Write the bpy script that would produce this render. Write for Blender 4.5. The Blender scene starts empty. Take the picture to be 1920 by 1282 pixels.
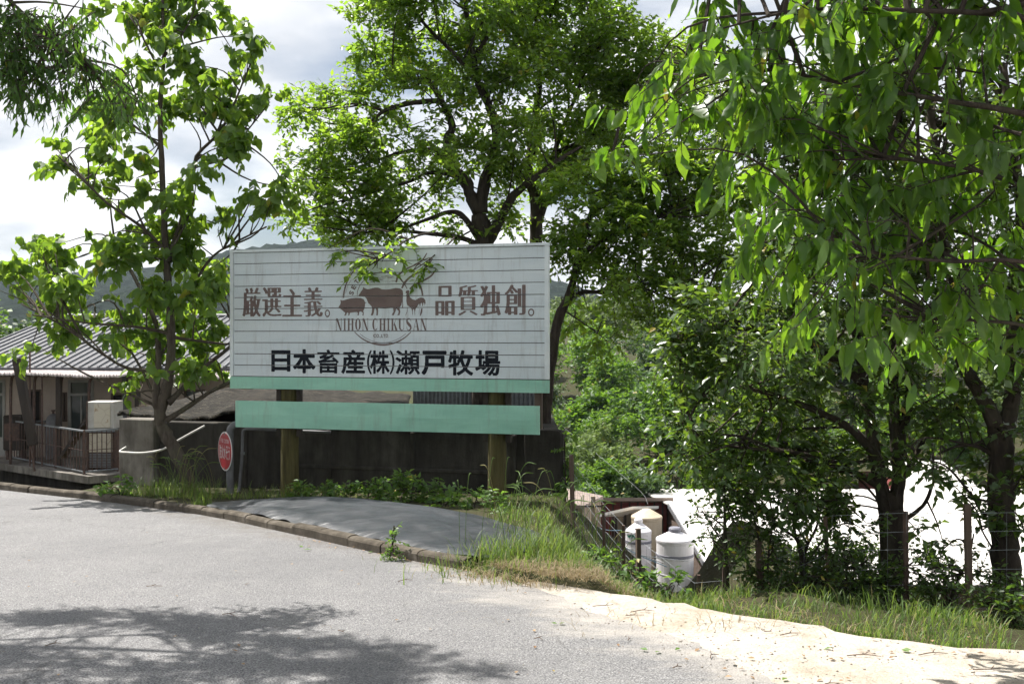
import bpy, bmesh, math, random
import numpy as np
from mathutils import Vector, Matrix
from mathutils.geometry import tessellate_polygon
sc = bpy.context.scene
col = sc.collection
rng = np.random.default_rng(7)
random.seed(7)
R = math.radians

# ------------------------------------------------------------------ camera, sky, sun, exposure
F = 1866.67          # focal length in photo pixels (35 mm on 36 mm, 1920 wide)
CZ = 2.45            # camera height above the ground at the billboard
HY = 630.0           # horizon row of the photo
cam = bpy.data.objects.new('camera', bpy.data.cameras.new('camera'))
col.objects.link(cam)
cam.location = (0, 0, CZ); cam.rotation_euler = (R(90), 0, 0)
cam.data.lens = 35; cam.data.sensor_width = 36
cam.data.shift_y = -11 / 1920
cam.data.clip_start = 0.05; cam.data.clip_end = 5000
sc.camera = cam

HAZE = 0.00016
SUN_EL, SUN_AZ = 60.0, -55.0      # azimuth from +Y, negative = to the left
world = bpy.data.worlds.new('World'); sc.world = world; world.use_nodes = True
wt = world.node_tree; wt.nodes.clear()
def wn(t, **k):
    n = wt.nodes.new(t)
    for a, b in k.items(): setattr(n, a, b)
    return n
wo = wn('ShaderNodeOutputWorld'); wb = wn('ShaderNodeBackground')
sky = wn('ShaderNodeTexSky', sky_type='NISHITA'); sky.sun_disc = False
sky.sun_elevation = R(SUN_EL); sky.sun_rotation = R(SUN_AZ); sky.dust_density = 1.5
skm = wn('ShaderNodeVectorMath', operation='SCALE'); skm.inputs['Scale'].default_value = 0.05
wt.links.new(sky.outputs[0], skm.inputs[0])
tc = wn('ShaderNodeTexCoord')
sep = wn('ShaderNodeSeparateXYZ'); wt.links.new(tc.outputs['Generated'], sep.inputs[0])
az_ = wn('ShaderNodeMath', operation='ABSOLUTE'); wt.links.new(sep.outputs['Z'], az_.inputs[0])
ad = wn('ShaderNodeMath', operation='ADD'); ad.inputs[1].default_value = 0.22; wt.links.new(az_.outputs[0], ad.inputs[0])
dv = wn('ShaderNodeVectorMath', operation='DIVIDE')
cmb = wn('ShaderNodeCombineXYZ')
for i in range(3): wt.links.new(ad.outputs[0], cmb.inputs[i])
wt.links.new(tc.outputs['Generated'], dv.inputs[0]); wt.links.new(cmb.outputs[0], dv.inputs[1])
cn = wn('ShaderNodeTexNoise'); cn.inputs['Scale'].default_value = 1.5; cn.inputs['Detail'].default_value = 7; cn.inputs['Roughness'].default_value = 0.5
wt.links.new(dv.outputs[0], cn.inputs['Vector'])
cr = wn('ShaderNodeValToRGB'); cr.color_ramp.elements[0].position = 0.33; cr.color_ramp.elements[1].position = 0.52
wt.links.new(cn.outputs['Fac'], cr.inputs[0])
cn2 = wn('ShaderNodeTexNoise'); cn2.inputs['Scale'].default_value = 2.3; cn2.inputs['Detail'].default_value = 6
cn2o = wn('ShaderNodeVectorMath', operation='ADD'); cn2o.inputs[1].default_value = (3.7, 1.9, 5.2)
wt.links.new(dv.outputs[0], cn2o.inputs[0]); wt.links.new(cn2o.outputs[0], cn2.inputs['Vector'])
cc = wn('ShaderNodeValToRGB')
cc.color_ramp.elements[0].position = 0.36; cc.color_ramp.elements[0].color = (0.40, 0.42, 0.455, 1)
cc.color_ramp.elements[1].position = 0.60; cc.color_ramp.elements[1].color = (0.66, 0.66, 0.66, 1)
wt.links.new(cn2.outputs['Fac'], cc.inputs[0])
mx = wn('ShaderNodeMix', data_type='RGBA')
wt.links.new(cr.outputs[0], mx.inputs['Factor']); wt.links.new(skm.outputs[0], mx.inputs['A']); wt.links.new(cc.outputs[0], mx.inputs['B'])
wt.links.new(mx.outputs['Result'], wb.inputs['Color']); wb.inputs['Strength'].default_value = 1.0
wt.links.new(wb.outputs[0], wo.inputs['Surface'])

sun = bpy.data.objects.new('sun', bpy.data.lights.new('sun', 'SUN')); col.objects.link(sun)
sun.data.energy = 5.0; sun.data.angle = R(0.53); sun.data.color = (1, 0.96, 0.90)
sdir = Vector((math.sin(R(SUN_AZ)) * math.cos(R(SUN_EL)), math.cos(R(SUN_AZ)) * math.cos(R(SUN_EL)), math.sin(R(SUN_EL))))
sun.rotation_euler = sdir.to_track_quat('Z', 'Y').to_euler(); sun.location = sdir * 60

sc.view_settings.view_transform = 'Standard'; sc.view_settings.look = 'None'
sc.view_settings.exposure = 0.98; sc.view_settings.gamma = 1.0; sc.view_settings.use_curve_mapping = False
sc.render.engine = 'CYCLES'
sc.cycles.use_denoising = True; sc.cycles.use_adaptive_sampling = True; sc.cycles.adaptive_threshold = 0.03
sc.cycles.max_bounces = 6; sc.cycles.diffuse_bounces = 2; sc.cycles.glossy_bounces = 2
sc.cycles.transmission_bounces = 4; sc.cycles.transparent_max_bounces = 4; sc.cycles.volume_bounces = 0
sc.cycles.caustics_reflective = False; sc.cycles.caustics_refractive = False

# ------------------------------------------------------------------ helpers
def W(px, py, Y):
    return Vector(((px - 960) / F * Y, Y, CZ + (HY - py) / F * Y))
def tag(o, label=None, cat=None, group=None, kind=None):
    if label: o['label'] = label
    if cat: o['category'] = cat
    if group: o['group'] = group
    if kind: o['kind'] = kind
    return o
def thing(name, label, cat, loc, group=None):
    o = bpy.data.objects.new(name, None); col.objects.link(o)
    o.empty_display_size = 0.1
    o.location = loc
    return tag(o, label, cat, group)
def link(name, me, parent=None, mat=None):
    o = bpy.data.objects.new(name, me); col.objects.link(o)
    if parent: o.parent = parent
    if mat is not None and not me.materials: me.materials.append(mat)
    return o
def origin(p):
    v = Vector((0, 0, 0))
    while p is not None:
        v += p.location; p = p.parent
    return v
def npmesh(name, V, T, mat, parent=None, smooth=False):
    V = np.asarray(V, dtype=np.float64).reshape(-1, 3); T = np.asarray(T, dtype=np.int32)
    if parent is not None: V = V - np.array(origin(parent))
    me = bpy.data.meshes.new(name)
    k = T.shape[1]
    me.vertices.add(len(V)); me.vertices.foreach_set('co', V.astype(np.float32).ravel())
    me.loops.add(T.size); me.loops.foreach_set('vertex_index', T.ravel())
    me.polygons.add(len(T)); me.polygons.foreach_set('loop_start', np.arange(0, T.size, k, dtype=np.int32))
    if smooth: me.polygons.foreach_set('use_smooth', np.ones(len(T), dtype=bool))
    me.update(calc_edges=True)
    return link(name, me, parent, mat)
class MB:
    """collects boxes, tubes and sheets, builds ONE mesh object"""
    def __init__(s): s.v = []; s.f = []
    def add(s, vs, fs):
        b = len(s.v); s.v += [tuple(x) for x in vs]; s.f += [tuple(b + i for i in q) for q in fs]; return s
    def box(s, c, ax, ay, az, hx, hy, hz):
        c = Vector(c); ax = Vector(ax) * hx; ay = Vector(ay) * hy; az = Vector(az) * hz
        vs = [c + ax * i + ay * j + az * k for k in (-1, 1) for j in (-1, 1) for i in (-1, 1)]
        return s.add(vs, [(0, 2, 3, 1), (4, 5, 7, 6), (0, 1, 5, 4), (2, 6, 7, 3), (0, 4, 6, 2), (1, 3, 7, 5)])
    def abox(s, x0, x1, y0, y1, z0, z1):
        return s.box(((x0 + x1) / 2, (y0 + y1) / 2, (z0 + z1) / 2), (1, 0, 0), (0, 1, 0), (0, 0, 1), (x1 - x0) / 2, (y1 - y0) / 2, (z1 - z0) / 2)
    def bar(s, a, b, w, h=None, up=(0, 0, 1)):
        a = Vector(a); b = Vector(b); d = (b - a); L = d.length; d.normalize()
        sd = d.cross(Vector(up))
        if sd.length < 1e-4: sd = d.cross(Vector((0, 1, 0)))
        sd.normalize(); u = sd.cross(d)
        return s.box((a + b) / 2, d, sd, u, L / 2, w / 2, (h or w) / 2)
    def tube(s, pts, rad, n=8, cap=True):
        pts = [Vector(p) for p in pts]; m = len(pts)
        if not hasattr(rad, '__len__'): rad = [rad] * m
        vs = []; ref = Vector((0.31, 0.87, 0.22)).normalized()
        for i, p in enumerate(pts):
            d = (pts[min(i + 1, m - 1)] - pts[max(i - 1, 0)]).normalized()
            sd = ref - d * ref.dot(d)
            if sd.length < 0.05: sd = Vector((1, 0, 0)) - d * d.x
            sd.normalize(); u = d.cross(sd)
            for k in range(n):
                a = 2 * math.pi * k / n
                vs.append(p + (sd * math.cos(a) + u * math.sin(a)) * rad[i])
        fs = [(i * n + k, i * n + (k + 1) % n, (i + 1) * n + (k + 1) % n, (i + 1) * n + k) for i in range(m - 1) for k in range(n)]
        if cap: fs += [tuple(range(n - 1, -1, -1)), tuple((m - 1) * n + k for k in range(n))]
        return s.add(vs, fs)
    def lathe(s, c, prof, n=28):
        c = Vector(c); m = len(prof); vs = []
        for r, z in prof:
            for k in range(n):
                a = 2 * math.pi * k / n; vs.append(c + Vector((r * math.cos(a), r * math.sin(a), z)))
        fs = [(i * n + k, i * n + (k + 1) % n, (i + 1) * n + (k + 1) % n, (i + 1) * n + k) for i in range(m - 1) for k in range(n)]
        fs += [tuple(range(n - 1, -1, -1)), tuple((m - 1) * n + k for k in range(n))]
        return s.add(vs, fs)
    def build(s, name, mat, parent=None, smooth=False, bevel=0.0):
        me = bpy.data.meshes.new(name); o0 = origin(parent) if parent else Vector((0, 0, 0))
        me.from_pydata([(v[0] - o0.x, v[1] - o0.y, v[2] - o0.z) for v in s.v], [], s.f)
        if bevel > 0:
            bm = bmesh.new(); bm.from_mesh(me)
            bmesh.ops.bevel(bm, geom=bm.edges[:], offset=bevel, segments=1, affect='EDGES')
            bm.to_mesh(me); bm.free()
        if smooth: me.polygons.foreach_set('use_smooth', [True] * len(me.polygons))
        me.update()
        return link(name, me, parent, mat)
def spline(pts, sub=6):
    """Catmull-Rom through the points"""
    P = [np.array(p, float) for p in pts]
    if len(P) < 3: 
        return [P[0] + (P[-1] - P[0]) * t for t in np.linspace(0, 1, sub + 1)]
    P = [2 * P[0] - P[1]] + P + [2 * P[-1] - P[-2]]
    out = []
    for i in range(1, len(P) - 2):
        for k in range(sub):
            t = k / sub; a, b, c, d = P[i - 1], P[i], P[i + 1], P[i + 2]
            out.append(0.5 * (2 * b + (c - a) * t + (2 * a - 5 * b + 4 * c - d) * t * t + (3 * b - a - 3 * c + d) * t ** 3))
    out.append(P[-2]); return out

# ------------------------------------------------------------------ materials
class NT:
    def __init__(s, name):
        s.m = bpy.data.materials.new(name); s.m.use_nodes = True; s.t = s.m.node_tree
        s.b = s.t.nodes['Principled BSDF']; s.o = s.t.nodes['Material Output']
        s.tc = s.t.nodes.new('ShaderNodeTexCoord')
    def n(s, t, **k):
        q = s.t.nodes.new(t)
        for a, b in k.items(): setattr(q, a, b)
        return q
    def l(s, a, b): s.t.links.new(a, b)
    def vec(s, scale=(1, 1, 1), src='Object', rot=(0, 0, 0), loc=(0, 0, 0)):
        mp = s.n('ShaderNodeMapping'); mp.inputs['Scale'].default_value = scale; mp.inputs['Rotation'].default_value = rot; mp.inputs['Location'].default_value = loc
        if src == 'World':
            g = s.n('ShaderNodeNewGeometry'); s.l(g.outputs['Position'], mp.inputs[0])
        else: s.l(s.tc.outputs[src], mp.inputs[0])
        return mp.outputs[0]
    def noise(s, scale, detail=5, rough=0.55, vec=None, dist=0.0):
        q = s.n('ShaderNodeTexNoise'); q.inputs['Scale'].default_value = scale; q.inputs['Detail'].default_value = detail
        q.inputs['Roughness'].default_value = rough; q.inputs['Distortion'].default_value = dist
        s.l(vec if vec is not None else s.vec(src='World'), q.inputs['Vector']); return q.outputs['Fac']
    def vor(s, scale, vec=None, feature='F1', out='Distance'):
        q = s.n('ShaderNodeTexVoronoi', feature=feature); q.inputs['Scale'].default_value = scale
        s.l(vec if vec is not None else s.vec(src='World'), q.inputs['Vector']); return q.outputs[out]
    def ramp(s, fac, stops):
        q = s.n('ShaderNodeValToRGB'); e = q.color_ramp.elements
        while len(e) < len(stops): e.new(0.5)
        for i, (p, c) in enumerate(stops):
            e[i].position = p; e[i].color = (c[0], c[1], c[2], 1) if hasattr(c, '__len__') else (c, c, c, 1)
        s.l(fac, q.inputs[0]); return q.outputs[0]
    def mix(s, fac, a, b, blend='MIX'):
        q = s.n('ShaderNodeMix', data_type='RGBA', blend_type=blend)
        for key, v in (('Factor', fac), ('A', a), ('B', b)):
            if hasattr(v, 'is_linked') or hasattr(v, 'links'): s.l(v, q.inputs[key])
            elif key == 'Factor': q.inputs[key].default_value = v
            else: q.inputs[key].default_value = (v[0], v[1], v[2], 1)
        return q.outputs['Result']
    def math(s, op, a, b=None):
        q = s.n('ShaderNodeMath', operation=op)
        for i, v in enumerate((a, b)):
            if v is None: continue
            if hasattr(v, 'links'): s.l(v, q.inputs[i])
            else: q.inputs[i].default_value = v
        return q.outputs[0]
    def done(s, color=None, rough=0.8, metal=0.0, spec=None, bump=None, bdist=0.01, bstr=1.0):
        if color is not None:
            if hasattr(color, 'links'): s.l(color, s.b.inputs['Base Color'])
            else: s.b.inputs['Base Color'].default_value = (*color, 1)
        if hasattr(rough, 'links'): s.l(rough, s.b.inputs['Roughness'])
        else: s.b.inputs['Roughness'].default_value = rough
        s.b.inputs['Metallic'].default_value = metal
        if spec is not None: s.b.inputs['Specular IOR Level'].default_value = spec
        if bump is not None:
            q = s.n('ShaderNodeBump'); q.inputs['Distance'].default_value = bdist; q.inputs['Strength'].default_value = bstr
            s.l(bump, q.inputs['Height']); s.l(q.outputs[0], s.b.inputs['Normal'])
        return s.m
def plain(name, c0, c1=None, scale=6, rough=0.7, metal=0, bump=0.004, stretch=(1, 1, 1), spec=None, bscale=40):
    m = NT(name); v = m.vec(stretch, 'World')
    c1 = c1 or tuple(x * 0.7 for x in c0)
    f = m.ramp(m.noise(scale, 6, 0.6, v), [(0.3, 0), (0.7, 1)])
    return m.done(m.mix(f, c1, c0), rough, metal, spec, m.noise(bscale, 3, 0.6, v), bump)

def leaf_mat(name, c0, c1, t0, t1, rough=0.38, trans=0.45, spec=0.45, back=None, old=0.985, oldc=(0.30, 0.22, 0.03)):
    m = NT(name)
    g = m.n('ShaderNodeNewGeometry'); oi = m.n('ShaderNodeObjectInfo')
    r = m.math('FRACT', m.math('ADD', g.outputs['Random Per Island'], oi.outputs['Random']))
    r2 = m.math('FRACT', m.math('MULTIPLY', r, 7.31))
    base = m.mix(r, c0, c1)
    base = m.mix(m.math('GREATER_THAN', r2, old), base, oldc)
    if back is not None: base = m.mix(g.outputs['Backfacing'], base, back)
    tcol = m.mix(r2, t0, t1)
    m.l(base, m.b.inputs['Base Color']); m.b.inputs['Roughness'].default_value = rough; m.b.inputs['Specular IOR Level'].default_value = spec
    tr = m.n('ShaderNodeBsdfTranslucent'); m.l(tcol, tr.inputs['Color'])
    ms = m.n('ShaderNodeMixShader'); ms.inputs[0].default_value = trans
    m.l(m.b.outputs[0], ms.inputs[1]); m.l(tr.outputs[0], ms.inputs[2]); m.l(ms.outputs[0], m.o.inputs['Surface'])
    return m.m

M = {}
# asphalt: worn, pale, with sand dust near its broken right edge
m = NT('asphalt'); wv = m.vec(src='World')
sp = m.noise(95, 2, 0.7, wv); st = m.vor(75, wv); lg = m.noise(0.55, 6, 0.6, wv); md = m.noise(4.0, 6, 0.65, wv)
c = m.ramp(sp, [(0.33, (0.05, 0.05, 0.053)), (0.5, (0.170, 0.167, 0.168)), (0.68, (0.36, 0.355, 0.35))])
c = m.mix(m.ramp(st, [(0.05, 0.35), (0.28, 0)]), c, (0.30, 0.29, 0.28))
c = m.mix(m.ramp(lg, [(0.35, 0.42), (0.62, 0)]), c, (0.11, 0.11, 0.114))
c = m.mix(m.ramp(md, [(0.52, 0), (0.75, 0.35)]), c, (0.25, 0.245, 0.235))
g_ = m.n('ShaderNodeSeparateXYZ'); m.l(wv, g_.inputs[0])
edge = m.math('ADD', m.math('MULTIPLY', g_.outputs['X'], 0.907), m.math('MULTIPLY', g_.outputs['Y'], 0.42))   # 3.19 at the sandy edge
em_ = m.ramp(m.math('MULTIPLY', edge, 0.25), [(0.46, 0), (0.80, 1)])
dn_ = m.noise(1.5, 9, 0.72, m.vec((0.9, 2.0, 1), 'World', rot=(0, 0, 0.45)))
dust = m.ramp(m.math('ADD', m.math('MULTIPLY', dn_, 0.75), m.math('MULTIPLY', em_, 0.42)), [(0.64, 0), (0.90, 1)])
c = m.mix(m.math('MULTIPLY', dust, 0.72), c, (0.44, 0.405, 0.36))
kd = m.math('ADD', m.math('MULTIPLY', g_.outputs['X'], 0.74), m.math('MULTIPLY', g_.outputs['Y'], 0.672))      # 5.21 at the kerb
kd_ = m.math('MULTIPLY', m.ramp(m.math('MULTIPLY', kd, 0.15), [(0.735, 0), (0.782, 1)]), m.ramp(m.noise(5, 7, 0.7, wv), [(0.4, 0.1), (0.62, 0.8)]))
c = m.mix(m.math('MULTIPLY', kd_, 0.75), c, (0.12, 0.105, 0.085))
wx = m.noise(0.6, 4, 0.6, m.vec((0.35, 1.6, 1), 'World', rot=(0, 0, 0.72)))
c = m.mix(m.ramp(wx, [(0.50, 0), (0.70, 0.16)]), c, (0.085, 0.085, 0.09))
wj = m.n('ShaderNodeVectorMath', operation='ADD'); nj = m.n('ShaderNodeTexNoise'); nj.inputs['Scale'].default_value = 1.4; nj.inputs['Detail'].default_value = 6
m.l(wv, nj.inputs['Vector']); m.l(wv, wj.inputs[0]); m.l(nj.outputs['Color'], wj.inputs[1])
ck = m.vor(0.42, wj.outputs[0], 'DISTANCE_TO_EDGE')
ckm = m.math('MULTIPLY', m.ramp(ck, [(0.0, 1), (0.006, 0)]), m.ramp(m.noise(0.6, 3, 0.5, wv), [(0.45, 0), (0.6, 0.75)]))
c = m.mix(ckm, c, (0.05, 0.047, 0.045))
M['asphalt'] = m.done(c, 0.85, spec=0.35, bump=m.math('ADD', m.noise(110, 2, 0.6, wv), m.math('MULTIPLY', st, 0.8)), bdist=0.006, bstr=0.9)
m = NT('sand'); wv = m.vec(src='World')
c = m.ramp(m.noise(2.2, 7, 0.65, wv), [(0.3, (0.33, 0.285, 0.225)), (0.5, (0.47, 0.43, 0.375)), (0.7, (0.53, 0.495, 0.45))])
c = m.mix(m.ramp(m.noise(60, 3, 0.7, wv), [(0.35, 0.35), (0.6, 0)]), c, (0.27, 0.20, 0.13))
c = m.mix(m.ramp(m.noise(1.1, 6, 0.7, wv, 0.6), [(0.58, 0), (0.70, 0.6)]), c, (0.20, 0.13, 0.085))
M['sand'] = m.done(c, 0.95, spec=0.15, bump=m.math('ADD', m.noise(30, 4, 0.7, wv), m.math('MULTIPLY', m.noise(6, 4, 0.6, wv), 2.0)), bdist=0.02)
m = NT('soil'); wv = m.vec(src='World')
c = m.ramp(m.noise(1.5, 7, 0.65, wv), [(0.3, (0.03, 0.04, 0.014)), (0.5, (0.055, 0.05, 0.028)), (0.7, (0.045, 0.065, 0.02))])
M['soil'] = m.done(c, 0.95, spec=0.1, bump=m.noise(14, 5, 0.7, wv), bdist=0.03)
m = NT('weathered_concrete'); wv = m.vec(src='World')
c = m.ramp(m.noise(1.8, 7, 0.65, wv), [(0.3, (0.13, 0.115, 0.10)), (0.55, (0.24, 0.22, 0.195)), (0.75, (0.31, 0.29, 0.26))])
c = m.mix(m.ramp(m.noise(1.7, 7, 0.7, m.vec((2.5, 2.5, 0.6), 'World')), [(0.40, 0.7), (0.60, 0)]), c, (0.07, 0.063, 0.053))
M['concrete'] = m.done(c, 0.92, spec=0.2, bump=m.noise(35, 5, 0.7, wv), bdist=0.008)
m = NT('stained_shaded_concrete'); wv = m.vec(src='World')
c = m.ramp(m.noise(1.2, 7, 0.65, wv), [(0.3, (0.036, 0.032, 0.028)), (0.55, (0.075, 0.068, 0.060)), (0.75, (0.125, 0.115, 0.10))])  # stained concrete, with the tree canopy's shade also put into its dark tones
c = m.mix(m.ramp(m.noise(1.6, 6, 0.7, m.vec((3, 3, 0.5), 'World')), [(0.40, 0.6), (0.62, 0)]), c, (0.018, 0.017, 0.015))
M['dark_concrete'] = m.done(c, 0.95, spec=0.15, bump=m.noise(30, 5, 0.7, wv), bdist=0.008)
m = NT('kerb_concrete'); wv = m.vec(src='World')
c = m.ramp(m.noise(5, 7, 0.7, wv), [(0.3, (0.04, 0.033, 0.024)), (0.55, (0.10, 0.085, 0.066)), (0.75, (0.17, 0.15, 0.125))])
M['kerb'] = m.done(c, 0.92, spec=0.2, bump=m.noise(60, 5, 0.7, wv), bdist=0.008)
m = NT('black_sheet'); wv = m.vec(src='World')
c = m.ramp(m.noise(2.0, 6, 0.7, wv), [(0.35, (0.018, 0.020, 0.024)), (0.7, (0.042, 0.045, 0.052))])
c = m.mix(m.ramp(m.noise(9, 6, 0.75, wv), [(0.58, 0), (0.75, 0.25)]), c, (0.12, 0.11, 0.10))
weave = m.noise(1.0, 2, 0.5, m.vec((5, 90, 5), 'World', rot=(0, 0, 0.70)))
M['sheet'] = m.done(c, m.ramp(m.noise(3.2, 5, 0.6, wv), [(0.35, 0.30), (0.65, 0.5)]), spec=0.5, bump=m.math('ADD', m.math('MULTIPLY', m.noise(2.2, 3, 0.5, m.vec((0.7, 3.5, 1), 'World', rot=(0, 0, 0.78))), 0.8), m.math('MULTIPLY', weave, 0.10)), bdist=0.05, bstr=0.6)
def painted(name, c0, c1, rustamt=0.5):
    m = NT(name); wv = m.vec(src='World')
    c = m.mix(m.ramp(m.noise(1.6, 6, 0.6, m.vec((1, 1, 3), 'World')), [(0.35, 0), (0.7, 1)]), c0, c1)
    c = m.mix(m.ramp(m.noise(2.0, 6, 0.7, m.vec((7, 7, 0.7), 'World')), [(0.52, 0), (0.72, 0.34)]), c, (0.22, 0.18, 0.14))
    c = m.mix(m.ramp(m.noise(7.0, 6, 0.75, m.vec((1, 1, 2.5), 'World')), [(0.70, 0), (0.78, rustamt)]), c, (0.16, 0.065, 0.03))
    return m.done(c, 0.55, spec=0.35, bump=m.noise(3, 4, 0.6, m.vec((1, 1, 6), 'World')), bdist=0.004)
M['sign_white'] = painted('sign_white', (0.64, 0.70, 0.71), (0.56, 0.63, 0.65), 0.35)
M['sign_trim'] = painted('sign_trim', (0.72, 0.77, 0.77), (0.62, 0.68, 0.69), 0.3)
M['sign_mint'] = painted('sign_mint', (0.32, 0.60, 0.46), (0.25, 0.51, 0.39), 0.10)
M['joint_rust'] = plain('joint_rust', (0.10, 0.045, 0.025), (0.035, 0.025, 0.022), 3)
M['brown_print'] = plain('brown_print', (0.125, 0.087, 0.077), (0.165, 0.118, 0.105), 8, 0.6, bump=0)
M['black_print'] = plain('black_print', (0.008, 0.010, 0.015), (0.014, 0.018, 0.024), 8, 0.7, bump=0, spec=0.15)
m = NT('mossy_timber'); wv = m.vec((1, 1, 0.12), 'World')
c = m.ramp(m.noise(14, 6, 0.7, wv), [(0.3, (0.035, 0.028, 0.014)), (0.55, (0.085, 0.075, 0.028)), (0.75, (0.12, 0.10, 0.05))])
M['timber_post'] = m.done(c, 0.9, spec=0.2, bump=m.noise(20, 5, 0.7, wv), bdist=0.012)
M['dark_timber'] = plain('dark_timber', (0.055, 0.042, 0.033), (0.025, 0.02, 0.017), 10, 0.9, stretch=(1, 1, 0.15))
M['old_wood'] = plain('old_wood', (0.14, 0.10, 0.075), (0.075, 0.05, 0.038), 8, 0.9, stretch=(1, 1, 0.15))
m = NT('dappled_old_roof'); wv = m.vec(src='World')
c = m.ramp(m.noise(7, 10, 0.85, m.vec((0.7, 1.8, 1), 'World')), [(0.44, (0.010, 0.010, 0.008)), (0.54, (0.035, 0.031, 0.025)), (0.64, (0.20, 0.17, 0.135))])  # leaf litter speckle, with sun dapple and tree shade painted into it
M['dappled_old_roof'] = m.done(c, 0.95, spec=0.15, bump=m.noise(9, 6, 0.75, wv), bdist=0.05)
M['roof_metal'] = plain('roof_metal', (0.075, 0.08, 0.09), (0.05, 0.053, 0.06), 2.5, 0.6, 0.0, 0.002)
M['rib_metal'] = plain('rib_metal', (0.16, 0.165, 0.175), (0.10, 0.103, 0.11), 4, 0.55, 0.0, 0.002)
M['awning'] = plain('awning', (0.66, 0.60, 0.59), (0.48, 0.42, 0.40), 3, 0.6, 0, 0.003)
M['plaster'] = plain('plaster', (0.56, 0.47, 0.40), (0.33, 0.265, 0.22), 1.4, 0.9, 0, 0.006, (1, 1, 0.5))
M['pale_frame'] = plain('pale_frame', (0.37, 0.36, 0.33), (0.24, 0.23, 0.21), 4, 0.6)
M['dark_void'] = plain('dark_void', (0.02, 0.017, 0.015), None, 4, 0.9)  # near-black colour standing in for the unlit interior
m = NT('dull_glass'); M['glass'] = m.done((0.05, 0.062, 0.058), 0.12, 0, 0.6)
M['rust_iron'] = plain('rust_iron', (0.14, 0.085, 0.065), (0.06, 0.04, 0.035), 14, 0.85)
M['galv'] = plain('galv', (0.27, 0.29, 0.30), (0.17, 0.18, 0.19), 10, 0.55, 0.4, 0.001)
M['grey_pipe'] = plain('grey_pipe', (0.19, 0.19, 0.20), (0.10, 0.10, 0.105), 6, 0.6, 0, 0.001)
M['white_pipe'] = plain('white_pipe', (0.62, 0.61, 0.58), (0.45, 0.43, 0.40), 8, 0.5, 0, 0.001)
m = NT('rusty_enamel'); wv = m.vec(src='World')
c = m.ramp(m.noise(3.4, 6, 0.7, wv), [(0.60, (0.56, 0.51, 0.41)), (0.66, (0.30, 0.17, 0.08)), (0.72, (0.085, 0.03, 0.018))])
c = m.mix(m.ramp(m.vor(4, wv, 'DISTANCE_TO_EDGE'), [(0.0, 0.5), (0.03, 0)]), c, (0.20, 0.10, 0.05))
M['rusty_enamel'] = m.done(c, 0.6, bump=m.noise(20, 4, 0.6, wv), bdist=0.004)
M['white_enamel'] = plain('white_enamel', (0.52, 0.51, 0.48), (0.38, 0.35, 0.31), 4, 0.5)
M['sign_red'] = plain('sign_red', (0.40, 0.012, 0.022), (0.34, 0.01, 0.018), 3, 0.4, 0, 0.0)
M['print_white'] = plain('print_white', (0.70, 0.70, 0.69), (0.6, 0.6, 0.59), 5, 0.45, 0, 0.0)
M['tank_white'] = plain('tank_white', (0.72, 0.71, 0.74), (0.60, 0.57, 0.58), 2.0, 0.45, 0, 0.002, (2, 2, 0.5))
M['tank_cream'] = plain('tank_cream', (0.56, 0.48, 0.36), (0.42, 0.33, 0.23), 2.0, 0.6, 0, 0.002, (2, 2, 0.5))
M['tank_band'] = plain('tank_band', (0.20, 0.20, 0.24), None, 4, 0.6)
M['ja_green'] = plain('ja_green', (0.005, 0.20, 0.115), None, 4, 0.5, 0, 0.0)
M['barn_roof'] = plain('barn_roof', (0.70, 0.675, 0.64), (0.60, 0.57, 0.53), 1.2, 0.42, 0.0, 0.003)
M['brown_roof'] = plain('brown_roof', (0.30, 0.235, 0.20), (0.20, 0.155, 0.13), 1.8, 0.85)
M['red_board'] = plain('red_board', (0.19, 0.035, 0.03), (0.10, 0.02, 0.018), 3, 0.8, stretch=(0.5, 0.5, 3))
M['cream_board'] = plain('cream_board', (0.33, 0.27, 0.19), (0.22, 0.17, 0.12), 3, 0.8)
M['hose_blue'] = plain('hose_blue', (0.10, 0.22, 0.32), None, 4, 0.5)
M['hose_grey'] = plain('hose_grey', (0.36, 0.38, 0.40), None, 4, 0.5)
def bark(name, c0, c1):
    m = NT(name); v = m.vec((1, 1, 0.25), 'World')
    f = m.noise(18, 7, 0.7, v, 0.4); f2 = m.noise(3, 5, 0.6, m.vec(src='World'))
    c = m.mix(m.ramp(f, [(0.35, 0), (0.65, 1)]), c1, c0)
    c = m.mix(m.ramp(f2, [(0.5, 0), (0.7, 0.4)]), c, (c0[0] * 0.8, c0[1] * 1.05, c0[2] * 0.7))
    return m.done(c, 0.92, spec=0.15, bump=f, bdist=0.02)
M['bark_grey'] = bark('bark_grey', (0.115, 0.097, 0.076), (0.05, 0.04, 0.032))
M['bark_dark'] = bark('bark_dark', (0.075, 0.06, 0.048), (0.028, 0.022, 0.019))
M['leaf_heart'] = leaf_mat('leaf_heart', (0.055, 0.115, 0.025), (0.085, 0.15, 0.033), (0.27, 0.46, 0.035), (0.42, 0.60, 0.05), 0.40, 0.48)
M['leaf_oval'] = leaf_mat('leaf_oval', (0.045, 0.095, 0.020), (0.085, 0.145, 0.030), (0.27, 0.48, 0.03), (0.44, 0.64, 0.05), 0.33, 0.52)
M['leaf_gloss'] = leaf_mat('leaf_gloss', (0.028, 0.062, 0.016), (0.05, 0.095, 0.022), (0.17, 0.31, 0.025), (0.28, 0.42, 0.035), 0.33, 0.36, 0.75)
M['leaf_long'] = leaf_mat('leaf_long', (0.026, 0.066, 0.012), (0.055, 0.11, 0.018), (0.19, 0.42, 0.016), (0.32, 0.54, 0.026), 0.32, 0.46, back=(0.06, 0.105, 0.035))
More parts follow.
